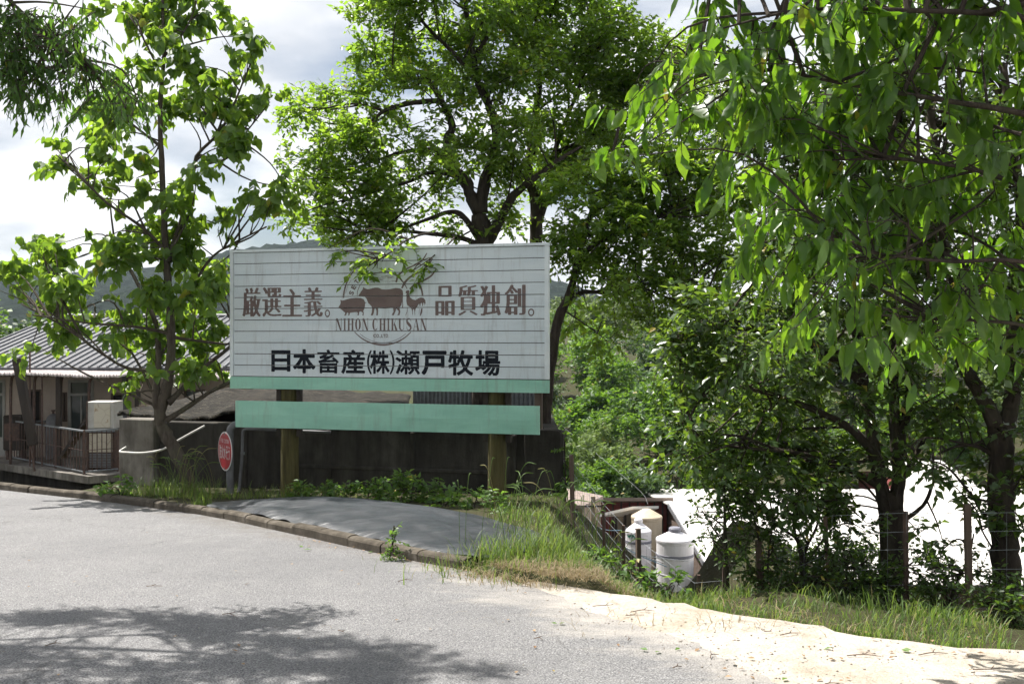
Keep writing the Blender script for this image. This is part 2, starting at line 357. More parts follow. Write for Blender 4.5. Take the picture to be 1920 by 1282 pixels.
M['leaf_lance'] = leaf_mat('leaf_lance', (0.030, 0.070, 0.018), (0.05, 0.10, 0.024), (0.13, 0.30, 0.03), (0.22, 0.40, 0.04), 0.38, 0.42)
M['leaf_shrub'] = leaf_mat('leaf_shrub', (0.028, 0.058, 0.016), (0.05, 0.09, 0.024), (0.14, 0.27, 0.03), (0.24, 0.38, 0.04), 0.34, 0.38)
M['leaf_weed'] = leaf_mat('leaf_weed', (0.05, 0.115, 0.022), (0.085, 0.16, 0.035), (0.20, 0.38, 0.04), (0.32, 0.5, 0.06), 0.45, 0.4)
M['leaf_forest'] = leaf_mat('leaf_forest', (0.045, 0.105, 0.016), (0.075, 0.15, 0.024), (0.18, 0.36, 0.025), (0.28, 0.46, 0.04), 0.5, 0.4)
M['leaf_forest_dark'] = leaf_mat('leaf_forest_dark', (0.035, 0.07, 0.025), (0.055, 0.098, 0.036), (0.10, 0.20, 0.035), (0.16, 0.26, 0.04), 0.55, 0.3)
M['leaf_forest_pale'] = leaf_mat('leaf_forest_pale', (0.085, 0.135, 0.036), (0.12, 0.17, 0.05), (0.18, 0.28, 0.05), (0.26, 0.36, 0.08), 0.5, 0.35)
M['grass'] = leaf_mat('grass', (0.06, 0.115, 0.022), (0.105, 0.165, 0.040), (0.20, 0.34, 0.04), (0.34, 0.44, 0.08), 0.5, 0.42, old=0.86, oldc=(0.24, 0.19, 0.09))
M['dry_grass'] = leaf_mat('dry_grass', (0.22, 0.17, 0.09), (0.30, 0.24, 0.14), (0.25, 0.18, 0.09), (0.32, 0.25, 0.13), 0.7, 0.3)
M['dead_leaf'] = leaf_mat('dead_leaf', (0.20, 0.11, 0.05), (0.36, 0.25, 0.14), (0.2, 0.1, 0.04), (0.3, 0.2, 0.1), 0.7, 0.2)
M['green_leaf'] = leaf_mat('green_leaf', (0.07, 0.15, 0.025), (0.11, 0.19, 0.04), (0.2, 0.35, 0.04), (0.3, 0.4, 0.06), 0.5, 0.2)
M['twig'] = plain('twig', (0.16, 0.11, 0.08), (0.08, 0.055, 0.04), 20, 0.9)
m = NT('wooded_hill'); wv = m.vec(src='World')
c = m.ramp(m.noise(0.05, 7, 0.7, wv), [(0.3, (0.010, 0.019, 0.012)), (0.5, (0.017, 0.031, 0.015)), (0.7, (0.028, 0.046, 0.02))])
c = m.mix(m.ramp(m.vor(0.16, wv), [(0.1, 0.0), (0.7, 0.7)]), c, (0.009, 0.016, 0.010))
M['hill'] = m.done(c, 0.95, spec=0.05, bump=m.math('SUBTRACT', m.noise(0.5, 6, 0.75, wv), m.math('MULTIPLY', m.vor(0.16, wv), 1.4)), bdist=3.0)
# ------------------------------------------------------------------ terrain
def plane_pt(px, py, dz=0.0):
    k = (py - HY) / F - 0.07
    Y = (CZ - 1.10 - dz) / k
    return np.array([(px - 960) / F * Y, Y])
KERB = [np.array(p, float) for p in ((-22.0, 26.6), (-16.0, 22.0), (-11.0, 18.1))] + [plane_pt(*p) for p in ((0, 918), (200, 940), (400, 968), (600, 1012), (760, 1048), (875, 1069))]
VERGE = [plane_pt(*p) for p in ((1000, 1082), (1150, 1107), (1280, 1127), (1400, 1150), (1620, 1192), (1800, 1212), (1920, 1220))] + [np.array((6.5, 3.4)), np.array((14.0, 0.0))]
SD = Vector((math.cos(R(14.6)), -math.sin(R(14.6)), 0))        # direction of the billboard, left to right
SN = Vector((-math.sin(R(14.6)), -math.cos(R(14.6)), 0))       # its front normal
WALL_L, WALL_R = np.array((-6.37, 16.33)), np.array((0.737, 14.48))
POLY = np.array([k for k in KERB[:4]] + [np.array((-6.62, 14.75)), np.array((-6.75, 16.55)), WALL_R + (0.06, 0.0), np.array((0.42, 12.0)), np.array((0.46, 10.0)), np.array((0.58, 8.5))]
                + VERGE[1:] + [np.array((14.0, -14.0)), np.array((-30.0, -14.0)), np.array((-30.0, 26.6))])
def outside_dist(x, y):
    x = np.asarray(x, float); y = np.asarray(y, float)
    inside = np.zeros(x.shape, bool); dmin = np.full(x.shape, 1e9)
    n = len(POLY)
    for i in range(n):
        ax, ay = POLY[i]; bx, by = POLY[(i + 1) % n]
        c = ((ay > y) != (by > y)) & (x < (bx - ax) * (y - ay) / (by - ay + 1e-12) + ax)
        inside ^= c
        dx, dy = bx - ax, by - ay; t = np.clip(((x - ax) * dx + (y - ay) * dy) / (dx * dx + dy * dy), 0, 1)
        dmin = np.minimum(dmin, np.hypot(x - ax - t * dx, y - ay - t * dy))
    return np.where(inside, 0, dmin)
def sstep(a, b, v):
    t = np.clip((v - a) / (b - a), 0, 1); return t * t * (3 - 2 * t)
def PL(y): return 1.10 - 0.07 * np.clip(y, -12, 17)
def H(x, y):
    x = np.asarray(x, float); y = np.asarray(y, float)
    d = outside_dist(x, y)
    k1 = 0.13 + 0.75 * sstep(7.6, 9.6, y) * (1 - sstep(1.8, 3.0, x - 0.10 * np.clip(y - 10, 0, 40)))
    bank = np.where(d < 2.6, k1 * d, k1 * 2.6 + 0.66 * (d - 2.6)) + 0.06 * sstep(0.1, 0.5, d) * np.sin(x * 3.1 + y * 2.2) * (d < 4)
    valley = -6.8 + 8.0 * sstep(44, 125, y) + 4 * sstep(125, 400, y)
    right = np.maximum(PL(y) - bank, valley)
    yard = -1.35 - 0.03 * np.clip(y - 30, 0, 60) + 4.5 * sstep(60, 140, y)
    left = np.maximum(PL(y) - 2.2 * d, yard)
    w = sstep(-2.5, 2.0, x - 0.03 * np.clip(y - 15, 0, 200) * 0)
    z = left * (1 - w) + right * w
    # strip behind the kerb where the sheet lies is a little higher than the road
    tz = sstep(0, 0.25, kerb_side(x, y)) * (d <= 0)
    return z + 0.06 * tz
def kerb_side(x, y):
    """signed distance behind the kerb line (positive on the billboard side)"""
    x = np.asarray(x, float); y = np.asarray(y, float); best = np.full(x.shape, 1e9); sg = np.zeros(x.shape)
    for a, b in zip(KERB[:-1], KERB[1:]):
        dx, dy = b - a; t = np.clip(((x - a[0]) * dx + (y - a[1]) * dy) / (dx * dx + dy * dy), 0, 1)
        ds = np.hypot(x - a[0] - t * dx, y - a[1] - t * dy); s = np.sign(dx * (y - a[1]) - dy * (x - a[0]))
        sg = np.where(ds < best, s, sg); best = np.minimum(best, ds)
    return best * sg
def hz(x, y): return float(H(np.array([x]), np.array([y]))[0])

def axis_pts(lo, hi, flo, fhi, fine, grow=1.25):
    a = list(np.arange(flo, fhi + 1e-6, fine)); s = fine
    while a[-1] < hi: s *= grow; a.append(a[-1] + s)
    s = fine
    while a[0] > lo: s *= grow; a.insert(0, a[0] - s)
    return np.array(a)
gx = axis_pts(-1500, 1500, -9, 8, 0.22); gy = axis_pts(-300, 2600, 3, 18, 0.22, 1.2)
X, Yg = np.meshgrid(gx, gy)
ks = kerb_side(X, Yg)
dO = outside_dist(X, Yg)
Z = H(X, Yg) - 0.07 * ((dO <= 0) & (ks < 0.05)) - 0.10 * ((dO < 0.30) & (Yg < 8.2) & (X > 0.1))
Z = Z + np.where(dO > 0.6, 0.03 * np.sin(X * 5.3 + Yg * 3.7) * np.sin(Yg * 4.1 - X * 2.3), 0)
nx, ny = len(gx), len(gy)
idx = np.arange(nx * ny).reshape(ny, nx)
quads = np.stack([idx[:-1, :-1], idx[:-1, 1:], idx[1:, 1:], idx[1:, :-1]], -1).reshape(-1, 4)
tag(npmesh('ground', np.stack([X, Yg, Z], -1), quads, M['soil'], smooth=True), kind='structure')

def sheet(name, outline, mat, dz, holes=None, cell=0.35, jitter=None):
    """flat polygon cut into a grid that follows the road plane"""
    bm = bmesh.new()
    vs = [bm.verts.new((p[0], p[1], 0)) for p in outline]
    bm.faces.new(vs)
    lo = np.min(outline, 0); hi = np.max(outline, 0)
    for ax in (0, 1):
        for c in np.arange(max(lo[ax], -12 if ax else -14) + cell, min(hi[ax], 16), cell * (1 if ax == 0 else 1)):
            co = (c, 0, 0) if ax == 0 else (0, c, 0); no = (1, 0, 0) if ax == 0 else (0, 1, 0)
            bmesh.ops.bisect_plane(bm, geom=bm.verts[:] + bm.edges[:] + bm.faces[:], plane_co=co, plane_no=no)
    for v in bm.verts: v.co.z = float(PL(v.co.y)) + dz + (jitter(v.co.x, v.co.y) if jitter else 0)
    bmesh.ops.recalc_face_normals(bm, faces=bm.faces[:])
    for f in bm.faces:
        if f.normal.z < 0: f.normal_flip()
    me = bpy.data.meshes.new(name); bm.to_mesh(me); bm.free()
    return tag(link(name, me, None, mat), kind='structure')
def rough_line(pts, step, amp, seed):
    r = np.random.default_rng(seed); out = []
    for a, b in zip(pts[:-1], pts[1:]):
        n = max(1, int(np.hypot(*(b - a)) / step))
        for k in range(n): out.append(a + (b - a) * k / n + r.normal(0, amp, 2))
    out.append(pts[-1]); return out
SANDEDGE = [plane_pt(*p) for p in ((900, 1070), (1000, 1102), (1060, 1122), (1130, 1152), (1210, 1178), (1290, 1197), (1345, 1222), (1460, 1285))] + [np.array((1.6, 4.0)), np.array((3.2, 2.0)), np.array((5.5, -0.5)), np.array((8.0, -4)), np.array((12.0, -13.5))]
se = rough_line(SANDEDGE, 0.09, 0.022, 3)
road_out = [k for k in KERB] + se + [np.array((-4.0, -13.5)), np.array((-4.95, 2.9)), np.array((-12.8, 10.7)), np.array((-22.0, 17.8))]
sheet('road', road_out, M['asphalt'], 0.0, cell=0.6)
def sandz(x, y):
    d = float(np.clip((x * 0.67 + y * 0.74) - 5.2, 0, 2))
    return 0.02 * math.sin(x * 2.3 + 1) * math.sin(y * 2.9) + 0.025 * math.sin(x * 5.7 + y * 4.4) * min(1, d)
ve = rough_line(VERGE[1:], 0.12, 0.03, 5)
sand_out = [plane_pt(880, 1064)] + [plane_pt(960, 1072)] + ve + [np.array((14, -13.5)), np.array((9, -13.5)), np.array((4, -2.0)), np.array((0.3, 4.0)), np.array((-0.2, 6.0)), np.array((-0.45, 7.9))]
# the sand lies 2 cm under the broken asphalt edge and rises past it
def sdz(x, y):
    best = min(math.hypot(x - p[0], y - p[1]) for p in SANDX)
    inroad = (x - 0.0) * 0.0
    return -0.028 + min(best, 0.5) * 0.05 * (1 if side_of_edge(x, y) > 0 else -0.3) + (sandz(x, y) if side_of_edge(x, y) > 0 else 0) * min(1, best * 2)
SANDX = rough_line(SANDEDGE, 0.3, 0, 1)
def side_of_edge(x, y):
    best = 1e9; s = 0
    for a, b in zip(SANDEDGE[:-1], SANDEDGE[1:]):
        d = b - a; t = max(0, min(1, ((x - a[0]) * d[0] + (y - a[1]) * d[1]) / (d @ d)))
        ds = math.hypot(x - a[0] - t * d[0], y - a[1] - t * d[1])
        if ds < best: best = ds; s = d[0] * (y - a[1]) - d[1] * (x - a[0])
    return s
sheet('sandy_verge', sand_out, M['sand'], 0.0, cell=0.22, jitter=sdz)

# kerb of single stones
kerb_root = tag(bpy.data.objects.new('kerb', None), kind='structure'); col.objects.link(kerb_root); kerb_root.location = (KERB[5][0], KERB[5][1], 0)
line = []
for a, b in zip(KERB[:-1], KERB[1:]):
    n = max(2, int(np.hypot(*(b - a)) / 0.05)); line += [a + (b - a) * k / n for k in range(n)]
line.append(KERB[-1]); line = np.array(line)
cum = np.concatenate([[0], np.cumsum(np.hypot(*np.diff(line, axis=0).T))])
def kp(s): return np.array([np.interp(s, cum, line[:, 0]), np.interp(s, cum, line[:, 1])])
s = cum[-1] - 0.05
while s > 6.0:
    L = 0.60; a, b = kp(s), kp(s - L + 0.005 + random.random() * 0.009)
    d = (b - a) / np.hypot(*(b - a)); nrm = np.array((d[1], -d[0]))
    if kerb_side(np.array([a[0] + nrm[0]]), np.array([a[1] + nrm[1]]))[0] < 0: nrm = -nrm
    dzk = random.uniform(-0.012, 0.012)
    prof = [(0.0, -0.12), (0.0, 0.068), (0.012, 0.085), (0.035, 0.096), (0.095, 0.098), (0.12, 0.085), (0.125, -0.12)]
    vs = []
    for e in (a, b):
        tw = random.uniform(-0.01, 0.01)
        for u, z in prof: vs.append((e[0] + nrm[0] * (u + tw), e[1] + nrm[1] * (u + tw), float(PL(e[1])) + z + dzk * (z > 0)))
    k = len(prof)
    MB().add(vs, [(i, (i + 1) % k, k + (i + 1) % k, k + i) for i in range(k)] + [tuple(range(k - 1, -1, -1)), tuple(range(k, 2 * k))]).build('kerb_stone', M['kerb'], kerb_root)
    s -= L

# black weed-control sheet behind the kerb
front = [kp(s_) for s_ in np.linspace(np.interp(-3.95, line[:, 0], cum), cum[-1] + 0, 40)]
fo = []
for i, p in enumerate(front):
    q = front[min(i + 1, 39)] - front[max(i - 1, 0)]; q = q / np.hypot(*q); fo.append(p + np.array((-q[1], q[0])) * 0.135)
fo.append(plane_pt(930, 1068)); fo.append(plane_pt(985, 1052))
bk = [plane_pt(*p, dz=0.06) for p in ((398, 946), (470, 943), (540, 944), (620, 944), (700, 945), (770, 950), (830, 958), (890, 970), (940, 986), (1000, 1000), (1040, 1018))]
fo = np.array(fo); bk = np.array(bk)
U, Vn = 140, 60
tf = np.linspace(0, 1, len(fo)); tb = np.linspace(0, 1, len(bk)); V = []
for i in range(U + 1):
    t = i / U
    a = np.array([np.interp(t, tf, fo[:, 0]), np.interp(t, tf, fo[:, 1])]); b = np.array([np.interp(t, tb, bk[:, 0]), np.interp(t, tb, bk[:, 1])])
    for j in range(Vn + 1):
        s_ = j / Vn; p = a + (b - a) * s_
        ew = 0.035 * math.sin(t * 41 + 1.2 * math.sin(t * 17)) * (1 - s_) ** 3
        p = p + (b - a) / (np.hypot(*(b - a)) + 1e-6) * ew
        z = hz(p[0], p[1]) + 0.032 + 0.13 * math.sin(math.pi * s_) * math.sin(math.pi * min(1, t * 1.15))
        z += 0.012 * math.sin(p[0] * 3.1 + p[1] * 2.0) * math.sin(p[1] * 2.3 + 1.0)
        z += 0.02 * max(0, math.sin(t * 29 + s_ * 3)) * (1 - s_) ** 2
        z += 0.010 * abs(math.sin(s_ * 9 + 0.8 * math.sin(t * 7) + t * 2)) + 0.0025 * math.sin(s_ * 47 + 1.5 * math.sin(t * 6))
        V.append((p[0], p[1], z))
ii = np.arange((U + 1) * (Vn + 1)).reshape(U + 1, Vn + 1)
q = np.stack([ii[:-1, :-1], ii[1:, :-1], ii[1:, 1:], ii[:-1, 1:]], -1).reshape(-1, 4)
tag(npmesh('weed_sheet', V, q, M['sheet'], smooth=True), 'black plastic weed sheet spread over the ground between kerb and billboard', 'plastic sheet')

# ------------------------------------------------------------------ cistern wall
wl = thing('cistern_wall', 'stained concrete cistern wall, canopy shade in its colour, standing behind the billboard posts', 'wall', (-2.8, 15.6, -0.2))
def wall_pt(px, back=0.0):
    """point of the wall's front line under photo column px"""
    k = (px - 960) / F; c = WALL_L; d = WALL_R - WALL_L
    t = (k * c[1] - c[0]) / (d[0] - k * d[1]); p = c + d * t
    return np.array([p[0] - SN.x * back, p[1] - SN.y * back])
def wall_piece(name, px0, px1, z0, z1, t0, mat, fwd=0.0):
    a, b = wall_pt(px0), wall_pt(px1); a = Vector((*a, 0)) + SN * fwd; b = Vector((*b, 0)) + SN * fwd
    c = (a + b) / 2 - SN * (t0 / 2); c.z = (z0 + z1) / 2
    return MB().box(c, SD, SN, (0, 0, 1), (b - a).length / 2, t0 / 2, (z1 - z0) / 2).build(name, mat, wl, bevel=0.012)
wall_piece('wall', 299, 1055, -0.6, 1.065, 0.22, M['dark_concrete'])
wall_piece('pier', 233, 298, -0.6, 1.105, 0.34, M['concrete'], 0.14)  # lit end of the wall, painted in with paler concrete
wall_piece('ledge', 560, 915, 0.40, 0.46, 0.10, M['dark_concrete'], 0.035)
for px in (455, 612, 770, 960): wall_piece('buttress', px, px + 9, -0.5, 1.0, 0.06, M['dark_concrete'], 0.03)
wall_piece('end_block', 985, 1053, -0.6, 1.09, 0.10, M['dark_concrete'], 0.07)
a = wall_pt(1055); b = wall_pt(233)
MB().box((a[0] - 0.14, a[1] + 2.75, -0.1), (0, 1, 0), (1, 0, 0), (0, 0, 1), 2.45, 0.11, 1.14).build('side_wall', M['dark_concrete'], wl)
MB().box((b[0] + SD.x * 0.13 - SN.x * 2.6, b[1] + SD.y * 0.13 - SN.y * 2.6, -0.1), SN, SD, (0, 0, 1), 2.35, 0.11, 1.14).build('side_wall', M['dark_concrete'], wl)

# low shed roof that leans on the wall
sh = thing('low_shed', 'low shed with a sagging litter-speckled old roof, sun dapple in its colour, behind the concrete wall', 'shed', (-3.2, 18.5, -1.3))
V = []; U, Vn = 70, 16
fp = [(222, 774, 16.9), (300, 781, 16.6), (372, 786, 16.3), (440, 768, 16.2), (520, 764, 16.0), (640, 764, 15.7), (760, 768, 15.5)]
bp = [(226, 770, 17.2), (330, 748, 19.6), (430, 727, 20.8), (520, 728, 20.8), (600, 730, 20.6), (690, 733, 20.3), (770, 740, 20.0)]
fw = np.array([W(*p) for p in fp]); bw = np.array([W(*p) for p in bp]); tt = np.linspace(0, 1, 7)
for i in range(U + 1):
    t = i / U
    a = np.array([np.interp(t, tt, fw[:, k]) for k in range(3)]); b = np.array([np.interp(t, tt, bw[:, k]) for k in range(3)])
    for j in range(Vn + 1):
        s_ = j / Vn; p = a + (b - a) * s_
        p[2] += 0.03 * math.sin(t * 60) * 0.6 + 0.03 * math.sin(t * 23 + s_ * 5) * math.sin(s_ * 9 + t * 7)
        if j == 0: p[1] += random.uniform(-0.05, 0.05)
        V.append(p)
V = np.array(V); n = len(V); V2 = V - np.array([0, 0, 0.05])
ii = np.arange(n).reshape(U + 1, Vn + 1)
top = np.stack([ii[:-1, :-1], ii[1:, :-1], ii[1:, 1:], ii[:-1, 1:]], -1).reshape(-1, 4)
rim = np.concatenate([ii[:, 0], ii[-1, 1:], ii[-2::-1, -1], ii[0, -2:0:-1]])
rimq = np.stack([rim, rim + n, np.roll(rim, -1) + n, np.roll(rim, -1)], -1)
npmesh('roof', np.concatenate([V, V2]), np.concatenate([top, top[:, ::-1] + n, rimq]), M['dappled_old_roof'], sh)
a, b = W(775, 745, 19.0), W(1010, 750, 17.6)
MBc = MB(); d = (b - a); nseg = 60; vs = []
for i in range(nseg + 1):
    p = a + d * (i / nseg) + Vector((0.26, 0.96, 0)) * (0.02 if i % 2 else -0.02)
    vs += [(p.x, p.y, -1.3), (p.x, p.y, 1.55)]
MBc.add(vs, [(2 * i, 2 * i + 2, 2 * i + 3, 2 * i + 1) for i in range(nseg)]).build('corrugated_wall', M['galv'], sh)
for px in (250, 480, 760):
    p = W(px, 775, 17.2); MB().bar((p.x, p.y, -1.35), (p.x, p.y, p.z - 0.02), 0.08).build('post', M['dark_timber'], sh)
for (u, v, Yw) in ((430, 1000, 20.3),):
    a, b = W(u - 170, 800, 19.8), W(760, 800, 19.2)
    MB().box(((a.x + b.x) / 2, (a.y + b.y) / 2, -0.1), (b - a).normalized(), Vector((0, 1, 0)), (0, 0, 1), (b - a).length / 2, 0.04, 1.2).build('back_wall', M['old_wood'], sh)

# ------------------------------------------------------------------ print helpers (flat lettering)
_g = {}
def glyph_tris(ch):
    if ch in _g: return _g[ch]
    c = bpy.data.curves.new('t', 'FONT'); c.body = ch; c.size = 1; c.resolution_u = 4
    o = bpy.data.objects.new('t', c); col.objects.link(o)
    bpy.context.view_layer.update()
    me = bpy.data.meshes.new_from_object(o.evaluated_get(bpy.context.evaluated_depsgraph_get()))
    me.calc_loop_triangles()
    V = np.array([v.co[:2] for v in me.vertices]); T = np.array([t.vertices[:] for t in me.loop_triangles])
    bpy.data.objects.remove(o); bpy.data.curves.remove(c); bpy.data.meshes.remove(me)
    _g[ch] = (V, T); return V, T
def glyph_mask(ch, n=110, dx=0, dy=0, er=0):
    """raster of the glyph filling its bounding box, strokes thickened by dx, dy cells"""
    V, T = glyph_tris(ch)
    lo, hi = V.min(0), V.max(0); px_, py_ = abs(dx) + 1, abs(dy) + 1
    Q = (V - lo) / (hi - lo + 1e-9) * [n - 2 * px_, n - 2 * py_] + [px_, py_]
    g = np.zeros((n, n), bool); yy, xx = np.mgrid[0:n, 0:n] + 0.5
    for t in T:
        a, b, c = Q[t]
        x0, x1 = int(max(0, min(a[0], b[0], c[0]))), int(min(n, max(a[0], b[0], c[0]) + 2))
        y0, y1 = int(max(0, min(a[1], b[1], c[1]))), int(min(n, max(a[1], b[1], c[1]) + 2))
        X_, Y_ = xx[y0:y1, x0:x1], yy[y0:y1, x0:x1]
        def e(p, q): return (q[0] - p[0]) * (Y_ - p[1]) - (q[1] - p[1]) * (X_ - p[0])
        e1, e2, e3 = e(a, b), e(b, c), e(c, a)
        g[y0:y1, x0:x1] |= ((e1 >= 0) & (e2 >= 0) & (e3 >= 0)) | ((e1 <= 0) & (e2 <= 0) & (e3 <= 0))
    if er:
        o = g.copy()
        for j in range(1, er + 1): o &= np.roll(g, j, 0) & np.roll(g, -j, 0)
        g = o
    if dx or dy:
        o = g.copy()
        for i in range(-dx, dx + 1):
            for j in range(-dy, dy + 1):
                if (i / (dx + .3)) ** 2 + (j / (dy + .3)) ** 2 > 1: continue
                o |= np.roll(np.roll(g, i, 1), j, 0)
        g = o
    return g
def mask_rects(g):
    """maximal run rectangles of a mask in unit coordinates"""
    n = g.shape[0]; out = []; open_ = {}
    for y in range(n + 1):
        runs = set()
        if y < n:
            r = np.diff(np.concatenate([[0], g[y].astype(int), [0]])); s0 = np.where(r == 1)[0]; s1 = np.where(r == -1)[0]
            runs = set(zip(s0.tolist(), s1.tolist()))
        for k in list(open_):
            if k not in runs: out.append((k[0] / n, open_[k] / n, k[1] / n, y / n)); del open_[k]
        for k in runs: open_.setdefault(k, y)
    return out
def poly_tris(pts):
    t = tessellate_polygon([[Vector((p[0], p[1], 0)) for p in pts]])
    return [[pts[i] for i in q] for q in t]
def stroke(pts, w, sub=8):
    """quads of a smooth stroke of varying width"""
    w = w if hasattr(w, '__len__') else [w] * len(pts)
    P = np.array(spline([(p[0], p[1], 0) for p in pts], sub))[:, :2]
    Wd = np.interp(np.linspace(0, 1, len(P)), np.linspace(0, 1, len(w)), w)
    d = np.gradient(P, axis=0); d /= np.hypot(*d.T)[:, None] + 1e-9; nn = np.stack([-d[:, 1], d[:, 0]], 1) * Wd[:, None] / 2
    A, B = P + nn, P - nn
    return [[tuple(A[i]), tuple(B[i]), tuple(B[i + 1]), tuple(A[i + 1])] for i in range(len(P) - 1)]

# ------------------------------------------------------------------ billboard
S0 = Vector((-3.37, 14.31, 0))                                   # a point of its front face
def sign_uz(px, py):
    """photo pixel -> (u along the board, z) on the billboard's front face"""
    k = (px - 960) / F
    t = (k * S0.y - S0.x) / (SD.x - k * SD.y); Y = S0.y + t * SD.y
    return (t, CZ + (HY - py) / F * Y)
def sign_pt(u, z, n=0.0): p = S0 + SD * u + SN * n; return Vector((p.x, p.y, z))
UL, UR = sign_uz(433, 600)[0], sign_uz(1028, 600)[0]
ZT, ZG, ZB = 3.672, 1.868, 1.688
bb = thing('billboard', 'big white slatted farm billboard on two timber posts with Japanese lettering', 'billboard', (-1.8, 13.95, 0.1))
rows = np.linspace(ZT - 0.012, ZG, 12)                            # eleven slats
JG = 0.0048
for i in range(11):
    z1, z0 = rows[i] - JG, rows[i + 1] + JG
    dn = random.uniform(-0.003, 0.003)
    c = sign_pt((UL + UR) / 2, (z0 + z1) / 2, -0.014 + dn * 0)
    MB().box(c, SD, SN, (0, 0, 1), (UR - UL) / 2 - 0.045, 0.014, (z1 - z0) / 2).build('slat', M['sign_white'], bb)
c = sign_pt((UL + UR) / 2, (ZT + ZB) / 2, -0.055)
MB().box(c, SD, SN, (0, 0, 1), (UR - UL) / 2 - 0.01, 0.02, (ZT - ZB) / 2 - 0.01).build('backing_panel', M['joint_rust'], bb)
MB().box(sign_pt((UL + UR) / 2, (ZG + ZB) / 2 - 0.003, -0.014), SD, SN, (0, 0, 1), (UR - UL) / 2 + 0.012, 0.02, (ZG - ZB) / 2 - 0.004).build('mint_band', M['sign_mint'], bb)
for u in (UL + 0.016, UR - 0.022):
    MB().box(sign_pt(u, (ZT + ZG) / 2, -0.03), SD, SN, (0, 0, 1), 0.026, 0.045, (ZT - ZG) / 2 - 0.004).build('edge_trim', M['sign_trim'], bb)
MB().box(sign_pt((UL + UR) / 2, ZT + 0.008, -0.03), SD, SN, (0, 0, 1), (UR - UL) / 2 + 0.01, 0.05, 0.018).build('top_trim', M['sign_trim'], bb)
for z in (2.0, 2.7, 3.4):
    MB().box(sign_pt((UL + UR) / 2, z, -0.115), SD, SN, (0, 0, 1), (UR - UL) / 2 - 0.1, 0.038, 0.05).build('crossbeam', M['dark_timber'], bb)
UL2, UR2 = sign_uz(443, 780)[0], sign_uz(1012, 780)[0]
lowb = MB(); nseg = 40; vs = []
for i in range(nseg + 1):
    u = UL2 + (UR2 - UL2) * i / nseg
    wv_ = 0.006 * math.sin(i * 0.55) + 0.004 * math.sin(i * 1.7)
    for (z, n_) in ((1.131, 0.02), (1.32, 0.028 + wv_), (1.514 + 0.003 * math.sin(i * 2.1), 0.02), (1.514, -0.012), (1.131, -0.012)):
        vs.append(sign_pt(u, z, n_))
k = 5
lowb.add(vs, [(i * k + j, i * k + (j + 1) % k, (i + 1) * k + (j + 1) % k, (i + 1) * k + j) for i in range(nseg) for j in range(k)] + [tuple(range(k)), tuple(nseg * k + j for j in range(k))])
lowb.build('lower_board', M['sign_mint'], bb)
for px, pb in ((533, 946), (926, 966)):
    u = sign_uz(px, 800)[0]; top = 2.0
    pts = [sign_pt(u, z, -0.17) for z in (-0.25, 0.1, 0.5, 1.0, 1.5, top)]
    MB().tube(pts, [0.142, 0.135, 0.13, 0.128, 0.125, 0.122], 18).build('post', M['timber_post'], bb, smooth=False)
    for du in (-0.15, 0.17):
        MB().box(sign_pt(u + du, 1.75, -0.14), SD, SN, (0, 0, 1), 0.035, 0.03, 0.75).build('brace', M['dark_timber'], bb)
u = sign_uz(1006, 750)[0]
MB().box(sign_pt(u, 1.7, -0.12), SD, SN, (0, 0, 1), 0.05, 0.03, 0.5).build('brace', M['old_wood'], bb)

def print_on_sign(name, faces_uz, mat, parent, n=0.0022):
    """flat print, cut at the slat joints"""
    bm0 = bmesh.new()
    for f in faces_uz:
        try: bm0.faces.new([bm0.verts.new((p[0], p[1], 0)) for p in f])
        except ValueError: pass
    me = bpy.data.meshes.new('tmp'); bm0.to_mesh(me)
    zs = [p[1] for f in faces_uz for p in f]; lo, hi = min(zs), max(zs)
    out = bmesh.new()
    for i in range(11):
        z1, z0 = rows[i] - JG - 0.001, rows[i + 1] + JG + 0.001
        if z0 > hi or z1 < lo: continue
        b2 = bmesh.new(); b2.from_mesh(me)
        bmesh.ops.bisect_plane(b2, geom=b2.verts[:] + b2.edges[:] + b2.faces[:], plane_co=(0, z0, 0), plane_no=(0, 1, 0), clear_inner=True)
        bmesh.ops.bisect_plane(b2, geom=b2.verts[:] + b2.edges[:] + b2.faces[:], plane_co=(0, z1, 0), plane_no=(0, 1, 0), clear_outer=True)
        m2 = bpy.data.meshes.new('tmp2'); b2.to_mesh(m2); b2.free(); out.from_mesh(m2); bpy.data.meshes.remove(m2)
    o0 = origin(parent)
    for v in out.verts: v.co = sign_pt(v.co.x, v.co.y, n) - o0
    out.normal_update()
    for f in out.faces:
        if f.normal.dot(SN) < 0: f.normal_flip()
    m3 = bpy.data.meshes.new(name); out.to_mesh(m3); out.free(); bm0.free(); bpy.data.meshes.remove(me)
    return link(name, m3, parent, mat)
def char_on_sign(ch, x0, y0, x1, y1, mat, dx, dy, name, er=0):
    """glyph fitted into a photo-pixel rectangle on the board"""
    (ua, za), (ub, zb) = sign_uz(x0, y1), sign_uz(x1, y0)
    fs = [[(ua + (ub - ua) * p, za + (zb - za) * q) for p, q in ((a, b), (c_, b), (c_, d_), (a, d_))] for a, b, c_, d_ in mask_rects(glyph_mask(ch, 110, dx, dy, er))]
    return print_on_sign(name, fs, mat, bb)
for ch, x0, y0, x1, y1 in (('厳', 454, 538, 490, 595), ('選', 491, 537, 529, 595), ('主', 529, 540, 567, 595), ('義', 569, 537, 606, 595), ('。', 609, 580, 619, 595),
                           ('品', 816, 534, 853, 593), ('質', 858, 533, 897, 593), ('独', 899, 533, 940, 593), ('創', 945, 532, 986, 592), ('。', 990, 578, 1002, 593)):
    char_on_sign(ch, x0, y0, x1, y1, M['brown_print'], 5 if ch not in '。' else 2, 1, 'lettering', 0 if ch == '。' else 2)
